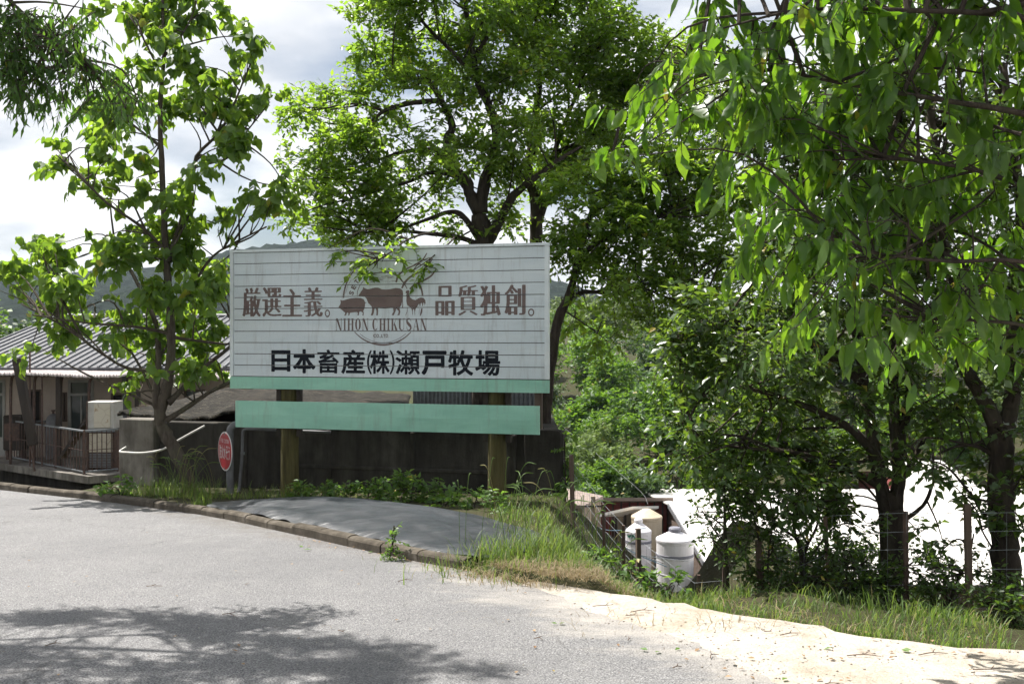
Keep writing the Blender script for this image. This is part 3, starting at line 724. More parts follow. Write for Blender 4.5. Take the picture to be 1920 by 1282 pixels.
for ch, x0, y0, x1, y1 in (('日', 508.5, 656, 545, 697), ('本', 549, 654, 592, 700), ('畜', 594.5, 655, 637, 700), ('産', 639.5, 655, 685, 701), ('(', 688, 656, 697, 702), ('株', 693.5, 656.5, 731, 701), (')', 731, 656, 740, 702),
                           ('瀬', 741, 656, 788, 702), ('戸', 790, 657, 838, 703), ('牧', 840, 656, 888, 704), ('場', 890.5, 656, 938.5, 704.5)):
    char_on_sign(ch, x0, y0, x1, y1, M['black_print'], {'日': 4, '本': 4, '戸': 4, '瀬': 2, '畜': 2, '(': 3, ')': 3}.get(ch, 3), {'日': 4, '本': 4, '戸': 4, '瀬': 2, '畜': 2, '(': 3, ')': 3}.get(ch, 3), 'lettering')
# round emblem with pig, bull and rooster
em = bpy.data.objects.new('emblem', None); col.objects.link(em); em.parent = bb
def zo(p): return sign_uz(620 + p[0] / 6.748, 470 + p[1] / 6.748)
def emb(name, faces): return print_on_sign(name, [[zo(p) for p in f] for f in faces], M['brown_print'], em)
bull = [(352,565),(360,580),(385,575),(430,580),(455,610),(475,660),(515,700),(525,725),(520,780),(508,818),(535,818),(545,790),(555,740),(565,720),(580,760),(578,818),(598,818),(602,760),(600,725),(690,732),(790,722),(795,770),(772,815),(800,815),(820,770),(830,730),(860,765),(855,800),(840,815),(872,815),(882,770),(870,720),(895,690),(905,640),(908,690),(900,725),(915,730),(918,690),(912,620),(918,550),(910,500),(880,478),(820,472),(760,485),(700,492),(650,488),(600,468),(560,468),(510,480),(470,488),(440,478),(412,460),(405,490),(385,515),(372,540)]
pig = [(100,712),(110,725),(130,738),(160,765),(185,785),(180,805),(170,820),(195,820),(205,790),(215,780),(228,795),(218,817),(238,817),(245,785),(300,778),(335,775),(345,795),(337,817),(357,817),(362,780),(372,765),(395,775),(408,790),(400,818),(417,818),(420,785),(412,760),(425,740),(435,700),(437,665),(450,662),(455,650),(440,658),(432,640),(415,612),(380,598),(320,596),(250,603),(190,620),(155,630),(120,622),(128,645),(125,670),(112,695)]
rooster = [(950,520),(960,505),(985,498),(998,512),(992,535),(990,560),(1005,590),(1035,615),(1075,625),(1105,605),(1140,592),(1175,598),(1198,625),(1202,660),(1190,700),(1186,665),(1175,655),(1168,700),(1160,700),(1157,660),(1140,665),(1135,700),(1127,700),(1122,670),(1110,680),(1095,710),(1075,735),(1070,765),(1066,765),(1068,815),(1064,815),(1060,768),(1056,740),(1042,740),(1038,768),(1040,815),(1035,815),(1030,765),(1022,735),(1000,710),(970,690),(958,640),(960,590),(955,560),(965,545),(950,535)]
emb('bull', poly_tris(bull)); emb('pig', poly_tris(pig)); emb('rooster', poly_tris(rooster))
def arc(a0, a1, rx, ry, w, cx=660, cy=635, n=9):
    return stroke([(cx + rx * math.cos(R(t)), cy + ry * math.sin(R(t))) for t in np.linspace(a0, a1, n)], w)
for nm_, fc_ in (('ring_arc', arc(184, 300, 500, 560, [20, 16, 13], n=12)), ('ring_arc', arc(45, 135, 505, 555, [10, 24, 10])), ('ring_line', arc(52, 128, 470, 528, 5)), ('ring_arc', stroke([(1120, 410), (1150, 490), (1165, 575)], [18, 22, 20])), ('ring_arc', stroke([(1155, 730), (1147, 780), (1132, 822)], [18, 22, 12])),
    ('ring_line', stroke([(975, 725), (965, 780), (948, 822)], [4, 8, 3])), ('ring_line', stroke([(1125, 735), (1118, 800)], 4)), ('inner_ring', stroke([(335, 580), (345, 500), (400, 400), (520, 305), (680, 268), (820, 310), (915, 395), (968, 482)], [6, 8, 6, 10, 12, 14, 16, 8])), ('ring_line', stroke([(190, 540), (215, 450), (260, 370)], 4)),
    ('scroll', stroke([(828, 400), (860, 310), (950, 235), (1070, 180), (1160, 120), (1218, 32)], [22, 24, 20, 16, 18, 14])), ('scroll', stroke([(900, 475), (945, 395), (1025, 320), (1130, 265), (1235, 180), (1288, 98)], [20, 28, 22, 16, 18, 16])), ('scroll', stroke([(1000, 485), (1070, 425), (1180, 375), (1275, 315), (1335, 235)], [18, 20, 20, 22, 12])), ('ring_arc', stroke([(690, 82), (780, 95), (880, 128), (960, 190)], [12, 14, 14, 6]))):
    emb(nm_, fc_)
sket = []
r3 = random.Random(3)
for _ in range(46):
    x = r3.uniform(430, 790); y = r3.uniform(300, 395); L = r3.uniform(15, 60)
    if ((x - 660) / 330) ** 2 + ((y - 590) / 310) ** 2 < 1: sket.append([(x, y), (x + L, y), (x + L, y + 2.6), (x, y + 2.6)])
emb('hatching', sket)['kind'] = 'stuff'
def serif(ch):
    def rc(a, b, c, d): return [(a, b), (c, b), (c, d), (a, d)]
    def ring(a0, a1, lo=0.0):
        P = [(0.5 + 0.44 * math.cos(R(t)), 0.5 + 0.51 * math.sin(R(t)), 0.5 + 0.17 * math.cos(R(t)), 0.5 + 0.46 * math.sin(R(t))) for t in np.linspace(a0, a1, 24)]
        return [[P[i][:2], P[i + 1][:2], P[i + 1][2:], P[i][2:]] for i in range(23)]
    sf = lambda a, b: [rc(a, 0, b, .035), rc(a, .965, b, 1)]
    if ch == 'I': return [rc(.3, 0, .7, 1)] + sf(.08, .92)
    if ch == 'H': return [rc(.08, 0, .34, 1), rc(.66, 0, .92, 1), rc(.34, .48, .66, .53)] + sf(.0, .43) + sf(.57, 1)
    if ch == 'N': return [rc(.09, 0, .15, 1), rc(.85, 0, .91, 1), [(.05, 1), (.35, 1), (.91, 0), (.68, 0)]] + [rc(0, 0, .26, .035), rc(.74, .965, 1, 1)]
    if ch == 'O': return ring(0, 360)
    if ch == 'C': return ring(48, 312) + [rc(.78, .66, .83, 1), rc(.8, 0.08, .83, .3)]
    if ch == 'K': return [rc(.08, 0, .34, 1), [(.34, .42), (.8, .98), (.86, .98), (.34, .36)], [(.42, .55), (.55, .68), (1, 0), (.7, 0)]] + sf(0, .43) + [rc(.66, .965, 1, 1), rc(.6, 0, 1, .035)]
    if ch == 'U': return [rc(.08, .25, .34, 1), rc(.82, .25, .87, 1), [(.08, .25), (.34, .25), (.42, .08), (.55, .05), (.72, .08), (.82, .25), (.87, .25), (.78, .05), (.5, -.02), (.2, .06)]] + [rc(0, .965, .44, 1), rc(.7, .965, 1, 1)]
    if ch == 'S': return stroke([(.83, .72), (.72, .93), (.45, .98), (.22, .86), (.24, .68), (.5, .5), (.76, .32), (.76, .13), (.5, .02), (.25, .08), (.13, .3)], [.05, .06, .06, .2, .26, .3, .26, .2, .06, .06, .05], 4)
    if ch == 'A': return [[(.06, 0), (.12, 0), (.5, .95), (.45, 1)], [(.42, 1), (.55, 1), (.95, 0), (.66, 0)], rc(.25, .3, .7, .34)] + [rc(0, 0, .25, .035), rc(.58, 0, 1, .035)]
wm = []
def word(txt, xa, xb):
    wd = {'I': 0.55}; tot = sum(wd.get(c, 1) for c in txt) + 0.14 * (len(txt) - 1); u = (xb - xa) / tot; x = xa
    for c in txt:
        w_ = wd.get(c, 1) * u
        wm.append([[(x + p[0] * w_, 1008 - p[1] * 152) for p in f] for f in serif(c)])
        x += w_ + 0.14 * u
word('NIHON', 63, 480); word('CHIKUSAN', 523, 1217)
for wf in wm: emb('letter', [t for f in wf for t in (poly_tris(f) if len(f) > 4 else [f])])
co = []
for ch, xa, xb, lo_ in (('C', 540, 575, 0), ('O', 578, 612, 0), ('.', 617, 625, 0), (',', 627, 635, 0), ('L', 640, 662, 0), ('T', 666, 694, 0), ('D', 697, 728, 0), ('.', 733, 741, 0)):
    h = 44 if ch not in '.,' else (8 if ch == '.' else 14); yb = 1098 if ch != ',' else 1104; co = []
    for a, b, c_, d_ in mask_rects(glyph_mask(ch, 60, 2, 2)): co.append([(xa + (xb - xa) * p, yb - h * q_) for p, q_ in ((a, b), (c_, b), (c_, d_), (a, d_))])
    emb('letter', co)
for ch, cx, cy, ang in (('S', 264, 535, 68), ('E', 292, 462, 60), ('T', 330, 392, 50)):
    co = []
    for a, b, c_, d_ in mask_rects(glyph_mask(ch, 60, 4, 3)):
        f = []
        for p, q_ in ((a, b), (c_, b), (c_, d_), (a, d_)):
            x, y = (p - .5) * 50, (q_ - .5) * 62; ca, sa = math.cos(R(ang)), math.sin(R(ang)); f.append((cx + x * ca - y * sa, cy - (x * sa + y * ca)))
        co.append(f)
    emb('letter', co)

# ------------------------------------------------------------------ fire cistern sign and pipes
fs_ = thing('fire_cistern_sign', 'round red fire cistern sign on a bent grey pole', 'sign', (W(431, 930, 14.75).x, 14.75, hz(W(431, 930, 14.75).x, 14.75)))
pc = W(431, 800, 14.75); gz = fs_.location.z
pts = [Vector((pc.x, pc.y, gz - 0.2)), Vector((pc.x, pc.y, 0.6)), Vector((pc.x, pc.y, 1.02)), Vector((pc.x + 0.03, pc.y, 1.10)), Vector((pc.x + 0.09, pc.y + 0.02, 1.14)), Vector((pc.x + 0.3, pc.y + 0.1, 1.145)), Vector((pc.x + 0.5, pc.y + 0.5, 1.145))]
MB().tube(spline(pts, 5), 0.052, 14).build('pole', M['grey_pipe'], fs_, smooth=True)
fn = Vector((-math.sin(R(54)), -math.cos(R(54)), 0.0)); fr = Vector((math.cos(R(54)), -math.sin(R(54)), 0.0)); dc = W(424, 845, 14.75) ; dc = Vector((pc.x, pc.y, dc.z)) + fn * 0.075
def disc(r, n0, n1, name, mat, parent):
    vs = []; n = 48
    for nn_ in (n0, n1):
        for k in range(n): a = 2 * math.pi * k / n; vs.append(dc + fr * (r * math.cos(a)) + Vector((0, 0, r * math.sin(a))) + fn * nn_)
    return MB().add(vs, [tuple(range(n)), tuple(range(2 * n - 1, n - 1, -1))] + [(k, n + k, n + (k + 1) % n, (k + 1) % n) for k in range(n)]).build(name, mat, parent)
rimo = disc(0.288, -0.006, 0.0, 'rim', M['print_white'], fs_); disc(0.268, 0.0005, 0.003, 'disc', M['sign_red'], fs_)
def print_on_disc(chars):
    out = MB()
    for ch, x0, x1, y0, y1, dx, dy in chars:
        for a, b, c_, d_ in mask_rects(glyph_mask(ch, 70, dx, dy)):
            vs = [dc + fr * (x0 + (x1 - x0) * p) + Vector((0, 0, y0 + (y1 - y0) * q_)) + fn * 0.0045 for p, q_ in ((a, b), (c_, b), (c_, d_), (a, d_))]
            out.add(vs, [(0, 1, 2, 3)])
    return out
L_ = []
for i, ch in enumerate('FIRE CISTERN'):
    if ch == ' ': continue
    x = -0.165 + i * 0.0285; w_ = 0.021 if ch != 'I' else 0.006
    L_.append((ch, x + (0.0075 if ch == 'I' else 0), x + (0.0075 if ch == 'I' else 0) + w_, 0.122, 0.182, 3 if ch != 'I' else 1, 2 if ch != 'I' else 1))
for q_ in L_: print_on_disc([q_]).build('lettering', M['print_white'], fs_)
L_ = []
for i, ch in enumerate('防火水そう'):
    x = -0.215 + i * 0.0885; ins = 0.012 if ch == 'う' else 0
    L_.append((ch, x + ins, x + 0.082 - ins, -0.12, 0.09, 1, 1))
for q_ in L_: print_on_disc([q_]).build('lettering', M['print_white'], fs_)
for dz_ in (0.255, -0.255): MB().box(dc + Vector((0, 0, dz_)) + fn * 0.006, fr, fn, (0, 0, 1), 0.012, 0.005, 0.016).build('bolt', M['galv'], fs_)
pa = W(451, 925, 15.0)
cp = thing('conduit', 'thin grey conduit standing against the wall next to the fire sign', 'pipe', (pa.x, pa.y, hz(pa.x, pa.y)))
pts = [Vector((pa.x - 0.03, pa.y, cp.location.z - 0.05)), W(451, 890, 15.05), W(454, 850, 15.1), W(455, 815, 15.15), W(458, 806, 15.15), W(470, 804, 15.15), W(520, 806, 15.15), W(620, 810, 14.95)]
MB().tube(spline(pts, 5), 0.022, 8).build('tube', M['grey_pipe'], cp, smooth=True)
MB().box(pts[2] + Vector((0, 0.03, 0)), SD, SN, (0, 0, 1), 0.03, 0.012, 0.02).build('clip', M['galv'], cp)
wp = [W(236, 838, 15.9), W(225, 846, 15.75), W(240, 848, 15.55), W(265, 849, 15.45), W(290, 846, 15.4), W(308, 841, 15.35), W(335, 825, 15.3), W(360, 811, 15.3), W(384, 798, 15.35)]
tag(MB().tube(spline(wp, 6), 0.017, 8).build('hose', M['white_pipe'], smooth=True), 'white plastic hose curving round the concrete pier behind the tree trunk', 'hose')
# ------------------------------------------------------------------ farm building on the left
DZ = -0.75                                                       # deck level
def dk(px, py): 
    Y = (CZ - DZ) / ((py - HY) / F); return Vector(((px - 960) / F * Y, Y, DZ))
YW = 26.4
fb = thing('farm_building', 'old plastered farm building with grey ribbed metal roof beside the tree', 'building', (-9.0, YW, DZ))
wx0, wx1 = (-75 - 960) / F * YW, (560 - 960) / F * YW
def WX(px, Y=YW): return (px - 960) / F * Y
def WZ(py, Y=YW): return CZ + (HY - py) / F * Y
# openings in the front wall: (x0, x1, z0, z1)
doors = [(WX(128), WX(176), DZ + 0.02, WZ(712)), (WX(-22), WX(10), DZ + 0.02, WZ(712))]
wins = [(WX(47), WX(78), WZ(795), WZ(730)), (WX(208), WX(231), WZ(775), WZ(737)), (WX(116), WX(126), WZ(790), WZ(735)), (WX(345), WX(385), WZ(790), WZ(730))]
ops = sorted(doors + wins)
wz1 = 1.62; x = wx0; mw = MB()
for (a, b, z0, z1) in ops:
    mw.abox(x, a, YW, YW + 0.18, DZ - 0.6, wz1)
    mw.abox(a, b, YW, YW + 0.18, z1, wz1); mw.abox(a, b, YW, YW + 0.18, DZ - 0.6, z0); x = b
mw.abox(x, wx1, YW, YW + 0.18, DZ - 0.6, wz1)
mw.abox(wx0, wx0 + 0.18, YW + 0.18, YW + 8, DZ - 0.6, wz1 + 0.02); mw.abox(wx1 - 0.18, wx1, YW + 0.18, YW + 8, DZ - 0.6, wz1 + 0.02)
mw.abox(wx0, wx1, YW + 8, YW + 8.18, DZ - 0.6, wz1 + 0.02)
mw.build('wall', M['plaster'], fb)
MB().abox(wx0 + 0.2, wx1 - 0.2, YW + 2.2, YW + 2.3, DZ - 0.5, wz1).build('dark_void_sheet', M['dark_void'], fb)  # near-black sheet painted as the unlit depth of the rooms
for (a, b, z0, z1) in doors:
    d_ = MB(); zt = z1 - 0.42
    d_.abox(a, a + 0.07, YW - 0.02, YW + 0.10, z0, z1).abox(b - 0.07, b, YW - 0.02, YW + 0.10, z0, z1).abox(a + 0.07, b - 0.07, YW - 0.02, YW + 0.10, z1 - 0.07, z1).abox(a + 0.07, b - 0.07, YW - 0.02, YW + 0.10, zt, zt + 0.07)
    d_.abox((a + b) / 2 - 0.02, (a + b) / 2 + 0.02, YW, YW + 0.08, z0, zt).abox(a + 0.07, b - 0.07, YW + 0.01, YW + 0.09, z0, z0 + 0.5)
    dr = d_.build('door', M['pale_frame'], fb)
    for (p, q_) in ((a + 0.07, (a + b) / 2 - 0.02), ((a + b) / 2 + 0.02, b - 0.07)):
        MB().abox(p, q_, YW + 0.03, YW + 0.045, z0 + 0.5, zt).build('glass_or_dark_pane', M['glass'], dr)
    MB().abox(a + 0.07, b - 0.07, YW + 0.03, YW + 0.045, zt + 0.07, z1 - 0.07).build('transom_pane', M['glass'], dr)
for i, (a, b, z0, z1) in enumerate(wins):
    w_ = MB()
    w_.abox(a, a + 0.05, YW - 0.015, YW + 0.1, z0, z1).abox(b - 0.05, b, YW - 0.015, YW + 0.1, z0, z1).abox(a + 0.05, b - 0.05, YW - 0.015, YW + 0.1, z0, z0 + 0.05).abox(a + 0.05, b - 0.05, YW - 0.015, YW + 0.1, z1 - 0.05, z1)
    wo_ = w_.build('window', M['old_wood'], fb)
    MB().abox(a + 0.05, b - 0.05, YW + 0.05, YW + 0.06, z0 + 0.05, z1 - 0.05).build('glass_or_dark_pane', M['glass'] if i == 3 else M['dark_void'], wo_)  # dark fills have the unlit interior painted into their colour
# roof
ye, zr0 = YW - 0.75, WZ(689, YW - 0.75); yr, zr1 = YW + 6.0, WZ(594, YW + 6.0)
rx0, rx1 = wx0 - 0.25, wx1 + 0.3
rf = MB()
rf.add([(rx0, ye, zr0), (rx1, ye, zr0), (rx1, yr, zr1), (rx0, yr, zr1), (rx1, yr + 6, zr0), (rx0, yr + 6, zr0)], [(0, 1, 2, 3), (3, 2, 4, 5)])
rf.add([(rx0, ye, zr0 - .06), (rx1, ye, zr0 - .06), (rx1, yr, zr1 - .06), (rx0, yr, zr1 - .06), (rx1, yr + 6, zr0 - .06), (rx0, yr + 6, zr0 - .06)], [(3, 2, 1, 0), (5, 4, 2, 3)])
rf.add([(rx0, ye, zr0), (rx1, ye, zr0), (rx1, ye, zr0 - .06), (rx0, ye, zr0 - .06)], [(3, 2, 1, 0)])
rf.add([(rx1, ye, zr0), (rx1, yr, zr1), (rx1, yr, zr1 - .06), (rx1, ye, zr0 - .06)], [(0, 3, 2, 1)])
rf.add([(rx0, ye, zr0), (rx0, yr, zr1), (rx0, yr, zr1 - .06), (rx0, ye, zr0 - .06)], [(0, 1, 2, 3)])
ro = rf.build('roof', M['roof_metal'], fb)
rib = None; x = rx0 + 0.04
while x < rx1:
    if rib is None:
        b_ = MB(); d_ = Vector((0, yr - ye, zr1 - zr0)); 
        prof = [(-0.028, 0.0), (-0.016, 0.045), (0.016, 0.045), (0.028, 0.0)]
        vs = [(u, 0, z) for u, z in prof] + [(u, d_.y, d_.z + z) for u, z in prof]
        b_.add(vs, [(0, 1, 5, 4), (1, 2, 6, 5), (2, 3, 7, 6), (0, 3, 2, 1)])
        rib = bpy.data.meshes.new('roof_rib'); rib.from_pydata(b_.v, [], b_.f); rib.materials.append(M['rib_metal'])
    o = bpy.data.objects.new('roof_rib', rib); col.objects.link(o); o.parent = ro
    o.location = Vector((x, ye - 0.004, zr0 + 0.001)) - origin(ro); x += 0.232
MB().abox(rx0, rx1, ye + 0.05, ye + 0.09, zr0 - 0.24, zr0 - 0.07).build('fascia', M['old_wood'], fb)
MB().tube([(rx0, yr, zr1 + 0.03), (rx1, yr, zr1 + 0.03)], 0.07, 8).build('ridge_cap', M['rib_metal'], ro)
for x in np.linspace(rx0 + 0.5, rx1 - 0.5, 9): MB().abox(x - 0.05, x + 0.05, ye + 0.1, YW, zr0 - 0.19, zr0 - 0.08).build('rafter_end', M['dark_timber'], fb)
# corrugated awning over the deck
ya = YW - 2.0; aw = MB(); vs = []; xa0, xa1 = wx0, WX(250, YW - 1); n = 130
for i in range(n + 1):
    x = xa0 + (xa1 - xa0) * i / n; z = 0.016 * math.sin(i * math.pi * 0.5 * 2 / 1.0 + 0) + (0.018 if i % 2 else -0.018)
    sag = -0.04 * math.sin(i / n * 9) - 0.05 * (i / n)
    vs += [(x, ya + 0.04 * math.sin(i * 0.9), WZ(700, ya) + z + sag * .6), (x, YW, WZ(690, YW) + z - 0.02), (x, YW, WZ(690, YW) + z - 0.032), (x, ya + 0.04 * math.sin(i * 0.9), WZ(700, ya) + z + sag * .6 - 0.045)]
aw.add(vs, [(4 * i + j, 4 * i + (j + 1) % 4, 4 * i + 4 + (j + 1) % 4, 4 * i + 4 + j) for i in range(n) for j in range(4)]).build('awning', M['awning'], fb)
aw = MB(); vs = []; xa0, xa1 = WX(310, YW - 1), WX(470, YW - 1); n = 70
for i in range(n + 1):
    x = xa0 + (xa1 - xa0) * i / n; z = 0.018 if i % 2 else -0.018
    vs += [(x, ya + 0.3, WZ(706, ya + .3) + z), (x, YW, WZ(688, YW) + z), (x, YW, WZ(688, YW) + z - 0.03), (x, ya + 0.3, WZ(706, ya + .3) + z - 0.045)]
aw.add(vs, [(4 * i + j, 4 * i + (j + 1) % 4, 4 * i + 4 + (j + 1) % 4, 4 * i + 4 + j) for i in range(n) for j in range(4)]).build('awning', M['awning'], fb)
for px in (110, -30, 258):
    x = WX(px, ya + 0.2); MB().abox(x - 0.055, x + 0.055, ya + 0.15, ya + 0.26, DZ, WZ(703, ya + .2)).build('awning_post', M['dark_timber'], fb)
for px in (235,):
    x = WX(px); MB().abox(x - 0.05, x + 0.05, YW - 0.09, YW - 0.005, DZ, 1.5).build('corner_board', M['grey_pipe'], fb)
for (p0, p1) in ((26, 21), (70, 65), (120, 115), (178, 168)):
    a = [W(p0 + 3, 702, ya + .5), W(p0 - 2, 706, ya + .5), W(p1, 716, ya + .5), W(p1 - 1, 750, ya + .5), W(p1 - 1, 800, ya + .5)]
    a.append(Vector((a[-1].x, a[-1].y, DZ)))
    MB().tube(spline(a, 5), 0.035, 8).build('drainpipe', M['rust_iron'], fb, smooth=True)
for px in (79, 56):
    x = WX(px, ya + .1); MB().tube([(x, ya + .1, DZ), (x, ya + .1, WZ(640 if px == 56 else 702, ya + .1))], 0.022, 6).build('iron_rod', M['rust_iron'], fb)
# deck slab over a dark void
c0, c1, c2 = dk(165, 893), dk(-80, 856), dk(236, 887)
dv_ = (c1 - c0).normalized(); pv = Vector((-dv_.y, dv_.x, 0))
if pv.y < 0: pv = -pv
poly = [c1, c0, c2, Vector((c2.x + 0.4, YW, DZ)), Vector((c1.x, YW, DZ))]
def slab(poly, z0, z1, name, mat, parent=None):
    n = len(poly); vs = [(p.x, p.y, z1) for p in poly] + [(p.x, p.y, z0) for p in poly]
    return MB().add(vs, [tuple(range(n)), tuple(range(2 * n - 1, n - 1, -1))] + [(i, n + i, n + (i + 1) % n, (i + 1) % n) for i in range(n)]).build(name, mat, parent)
dkt = thing('concrete_deck', 'concrete deck slab in front of the farm building above a dark ditch', 'deck', (c0.x, c0.y, -1.4))
slab(poly, DZ - 0.17, DZ - 0.002, 'slab', M['concrete'], dkt)
inner = [c1 + pv * 0.5 + dv_ * -0.1, c0 + pv * 0.5 + dv_ * 0.4, Vector((c2.x, c2.y + .6, 0)), Vector((c2.x, YW - .1, 0)), Vector((c1.x, YW - .1, 0))]
slab(inner, -1.6, DZ - 0.175, 'support_wall', M['dark_concrete'], dkt)
# railing along the deck edge, each bar its own part
rl = thing('railing', 'rusty iron bar railing along the edge of the concrete deck', 'railing', (c0.x, c0.y, DZ))
e0, e1 = dk(20, 860) , dk(158, 889)
rh = 1.0
dirR = (e1 - e0).normalized()
def rail_run(a, b, nb, posts):
    MB().bar(a + Vector((0, 0, rh)), b + Vector((0, 0, rh)), 0.05, 0.035).build('top_rail', M['galv'], rl)
    MB().bar(a + Vector((0, 0, 0.06)), b + Vector((0, 0, 0.06)), 0.04, 0.03).build('bottom_rail', M['galv'], rl)
    MB().bar(a + Vector((0, 0, 0.55)), b + Vector((0, 0, 0.55)), 0.016).build('middle_rail', M['rust_iron'], rl)
    me = None
    for i in range(nb):
        p = a + (b - a) * ((i + 0.5) / nb)
        if me is None:
            t_ = MB().bar((0, 0, 0.075), (0, 0, rh - 0.018), 0.018, 0.018, (0, 1, 0)); me = bpy.data.meshes.new('bar'); me.from_pydata(t_.v, [], t_.f); me.materials.append(M['rust_iron'])
        o = bpy.data.objects.new('bar', me); col.objects.link(o); o.parent = rl; o.location = p - rl.location
    for t in posts:
        p = a + (b - a) * t; MB().bar((p.x, p.y, DZ), (p.x, p.y, DZ + rh + 0.02), 0.045).build('post', M['rust_iron'], rl)
rail_run(e0, e1, 27, (0, 0.3, 0.64, 1))
e2 = dk(222, 883)
rail_run(e1 + (e2 - e1) * 0.02, e2, 7, (1,))
# things on the deck
p = dk(46, 855); 
la = thing('leaning_timber', 'dark leaning timber post resting on the railing', 'timber post', W(62, 832, p.y - 0.3))
tp, bt = W(32, 672, 23.6), W(62, 834, 23.6)
lb = MB(); ax = (tp - bt).normalized(); sd_ = ax.cross(Vector((0, 1, 0))).normalized()
lb.box((tp + bt) / 2, ax, sd_, ax.cross(sd_), (tp - bt).length / 2, 0.095, 0.08).build('post', M['dark_timber'], la, bevel=0.012)
MB().bar(bt + Vector((0, 0, 0.1)) + sd_ * 0.06, Vector((bt.x + 0.04, bt.y, DZ)), 0.04).build('iron_stay', M['rust_iron'], la)
ap = dk(34, 862); ap.y += 0.55
wb_ = thing('white_appliance', 'white enamel box standing behind the railing', 'appliance', (ap.x, ap.y, DZ))
MB().abox(ap.x - 0.33, ap.x + 0.12, ap.y, ap.y + 0.5, DZ + 0.03, DZ + 0.93).build('body', M['white_enamel'], wb_, bevel=0.02)
MB().abox(ap.x - 0.40, ap.x + 0.45, ap.y - 0.05, ap.y + 0.55, DZ + 0.935, DZ + 0.965).build('lid', M['galv'], wb_)
for dx_ in (-0.28, 0.07): MB().abox(ap.x + dx_ - .03, ap.x + dx_ + .03, ap.y + 0.02, ap.y + 0.08, DZ, DZ + 0.028).build('foot', M['rust_iron'], wb_)
for i in range(5):
    MB().abox(ap.x - 0.30 + i * 0.085, ap.x - 0.26 + i * 0.085, ap.y - 0.007, ap.y - 0.001, DZ + 0.1, DZ + 0.85).build('groove', M['pale_frame'], wb_)
cb0 = dk(190, 889); cb0.y += 0.55
cb = thing('rusty_cabinet', 'peeling cream metal cabinet with rust stains at the deck corner', 'cabinet', (cb0.x, cb0.y, DZ))
x0, x1 = WX(163, cb0.y), WX(214, cb0.y)
z_t, z_m = WZ(753, cb0.y), WZ(806, cb0.y)
MB().abox(x0, x1, cb0.y, cb0.y + 0.55, z_m + 0.03, z_t).build('upper_body', M['white_enamel'], cb, bevel=0.012)
MB().abox(x0, x1, cb0.y + 0.02, cb0.y + 0.55, DZ + 0.06, z_m - 0.05).build('lower_body', M['rust_iron'], cb, bevel=0.012)
MB().abox(x0 - 0.02, x1 + 0.02, cb0.y - 0.02, cb0.y + 0.57, z_m - 0.045, z_m + 0.028).build('middle_band', M['galv'], cb)
MB().abox(x0 + 0.17, x1 - 0.09, cb0.y - 0.014, cb0.y - 0.001, z_m + 0.06, z_t - 0.05).build('upper_door', M['rusty_enamel'], cb)
MB().abox(x0 + 0.05, x1 - 0.05, cb0.y + 0.004, cb0.y + 0.018, DZ + 0.45, z_m - 0.08).build('lower_door', M['rusty_enamel'], cb)
for k in range(9): MB().abox(x0 + 0.06, x1 - 0.06, cb0.y + 0.004, cb0.y + 0.018, DZ + 0.09 + k * 0.038, DZ + 0.11 + k * 0.038).build('louvre', M['galv'], cb)
for x in (x0 + 0.03, x1 - 0.03): MB().abox(x - 0.03, x + 0.03, cb0.y + 0.05, cb0.y + 0.5, DZ, DZ + 0.06).build('foot', M['rust_iron'], cb)
MB().abox(x0 - 0.012, x0 + 0.02, cb0.y - 0.022, cb0.y + 0.01, DZ + 0.05, z_t + 0.01).build('corner_post', M['rust_iron'], cb)
pb = thing('plank_board', 'old board leaning against the cabinet behind the railing', 'board', (x0 - 0.3, cb0.y + 0.2, DZ))
MB().box((x0 - 0.34, cb0.y + 0.25, z_m + 0.02 - 0.2), Vector((0.55, 0, 0.83)), Vector((0, 1, 0)), Vector((-0.83, 0, 0.55)), 0.62, 0.2, 0.012).build('panel', M['cream_board'], pb)
MB().box((x0 - 0.34, cb0.y + 0.04, z_m + 0.02 - 0.2), Vector((0.55, 0, 0.83)), Vector((0, 1, 0)), Vector((-0.83, 0, 0.55)), 0.62, 0.012, 0.03).build('edge_strip', M['dark_timber'], pb)
# clutter under the awning
for k, (px, py, w_, h_, mt, nm, lb_) in enumerate(((30, 862, .5, .55, 'dark_timber', 'machine_box', 'dark box-shaped machine standing against the plaster wall'), (100, 862, .35, .8, 'grey_pipe', 'gas_bottle', 'tall grey gas bottle against the wall by the door'))):
    q_ = Vector((WX(px, YW - .5), YW - 0.5, DZ)); t_ = thing(nm, lb_, 'machine' if k == 0 else 'gas bottle', q_)
    if k == 0:
        MB().abox(q_.x - w_ / 2, q_.x + w_ / 2, q_.y - .2, q_.y + .2, DZ + 0.25, DZ + 1.15).build('body', M[mt], t_, bevel=0.03)
        MB().abox(q_.x - w_ / 2 + .05, q_.x + w_ / 2 - .05, q_.y - .22, q_.y - .202, DZ + 0.5, DZ + 0.95).build('front_plate', M['rust_iron'], t_)
        for s_ in (-1, 1): MB().abox(q_.x + s_ * .18 - .03, q_.x + s_ * .18 + .03, q_.y - .1, q_.y + .1, DZ, DZ + .25).build('leg', M['rust_iron'], t_)
    else:
        MB().lathe(q_, [(0.17, 0), (0.18, 0.05), (0.18, 1.0), (0.14, 1.12), (0.06, 1.18)], 18).build('body', M[mt], t_, smooth=True)
        MB().lathe(q_ + Vector((0, 0, 1.181)), [(0.03, 0), (0.03, 0.06), (0.05, 0.065), (0.05, 0.1)], 10).build('valve', M['rust_iron'], t_)

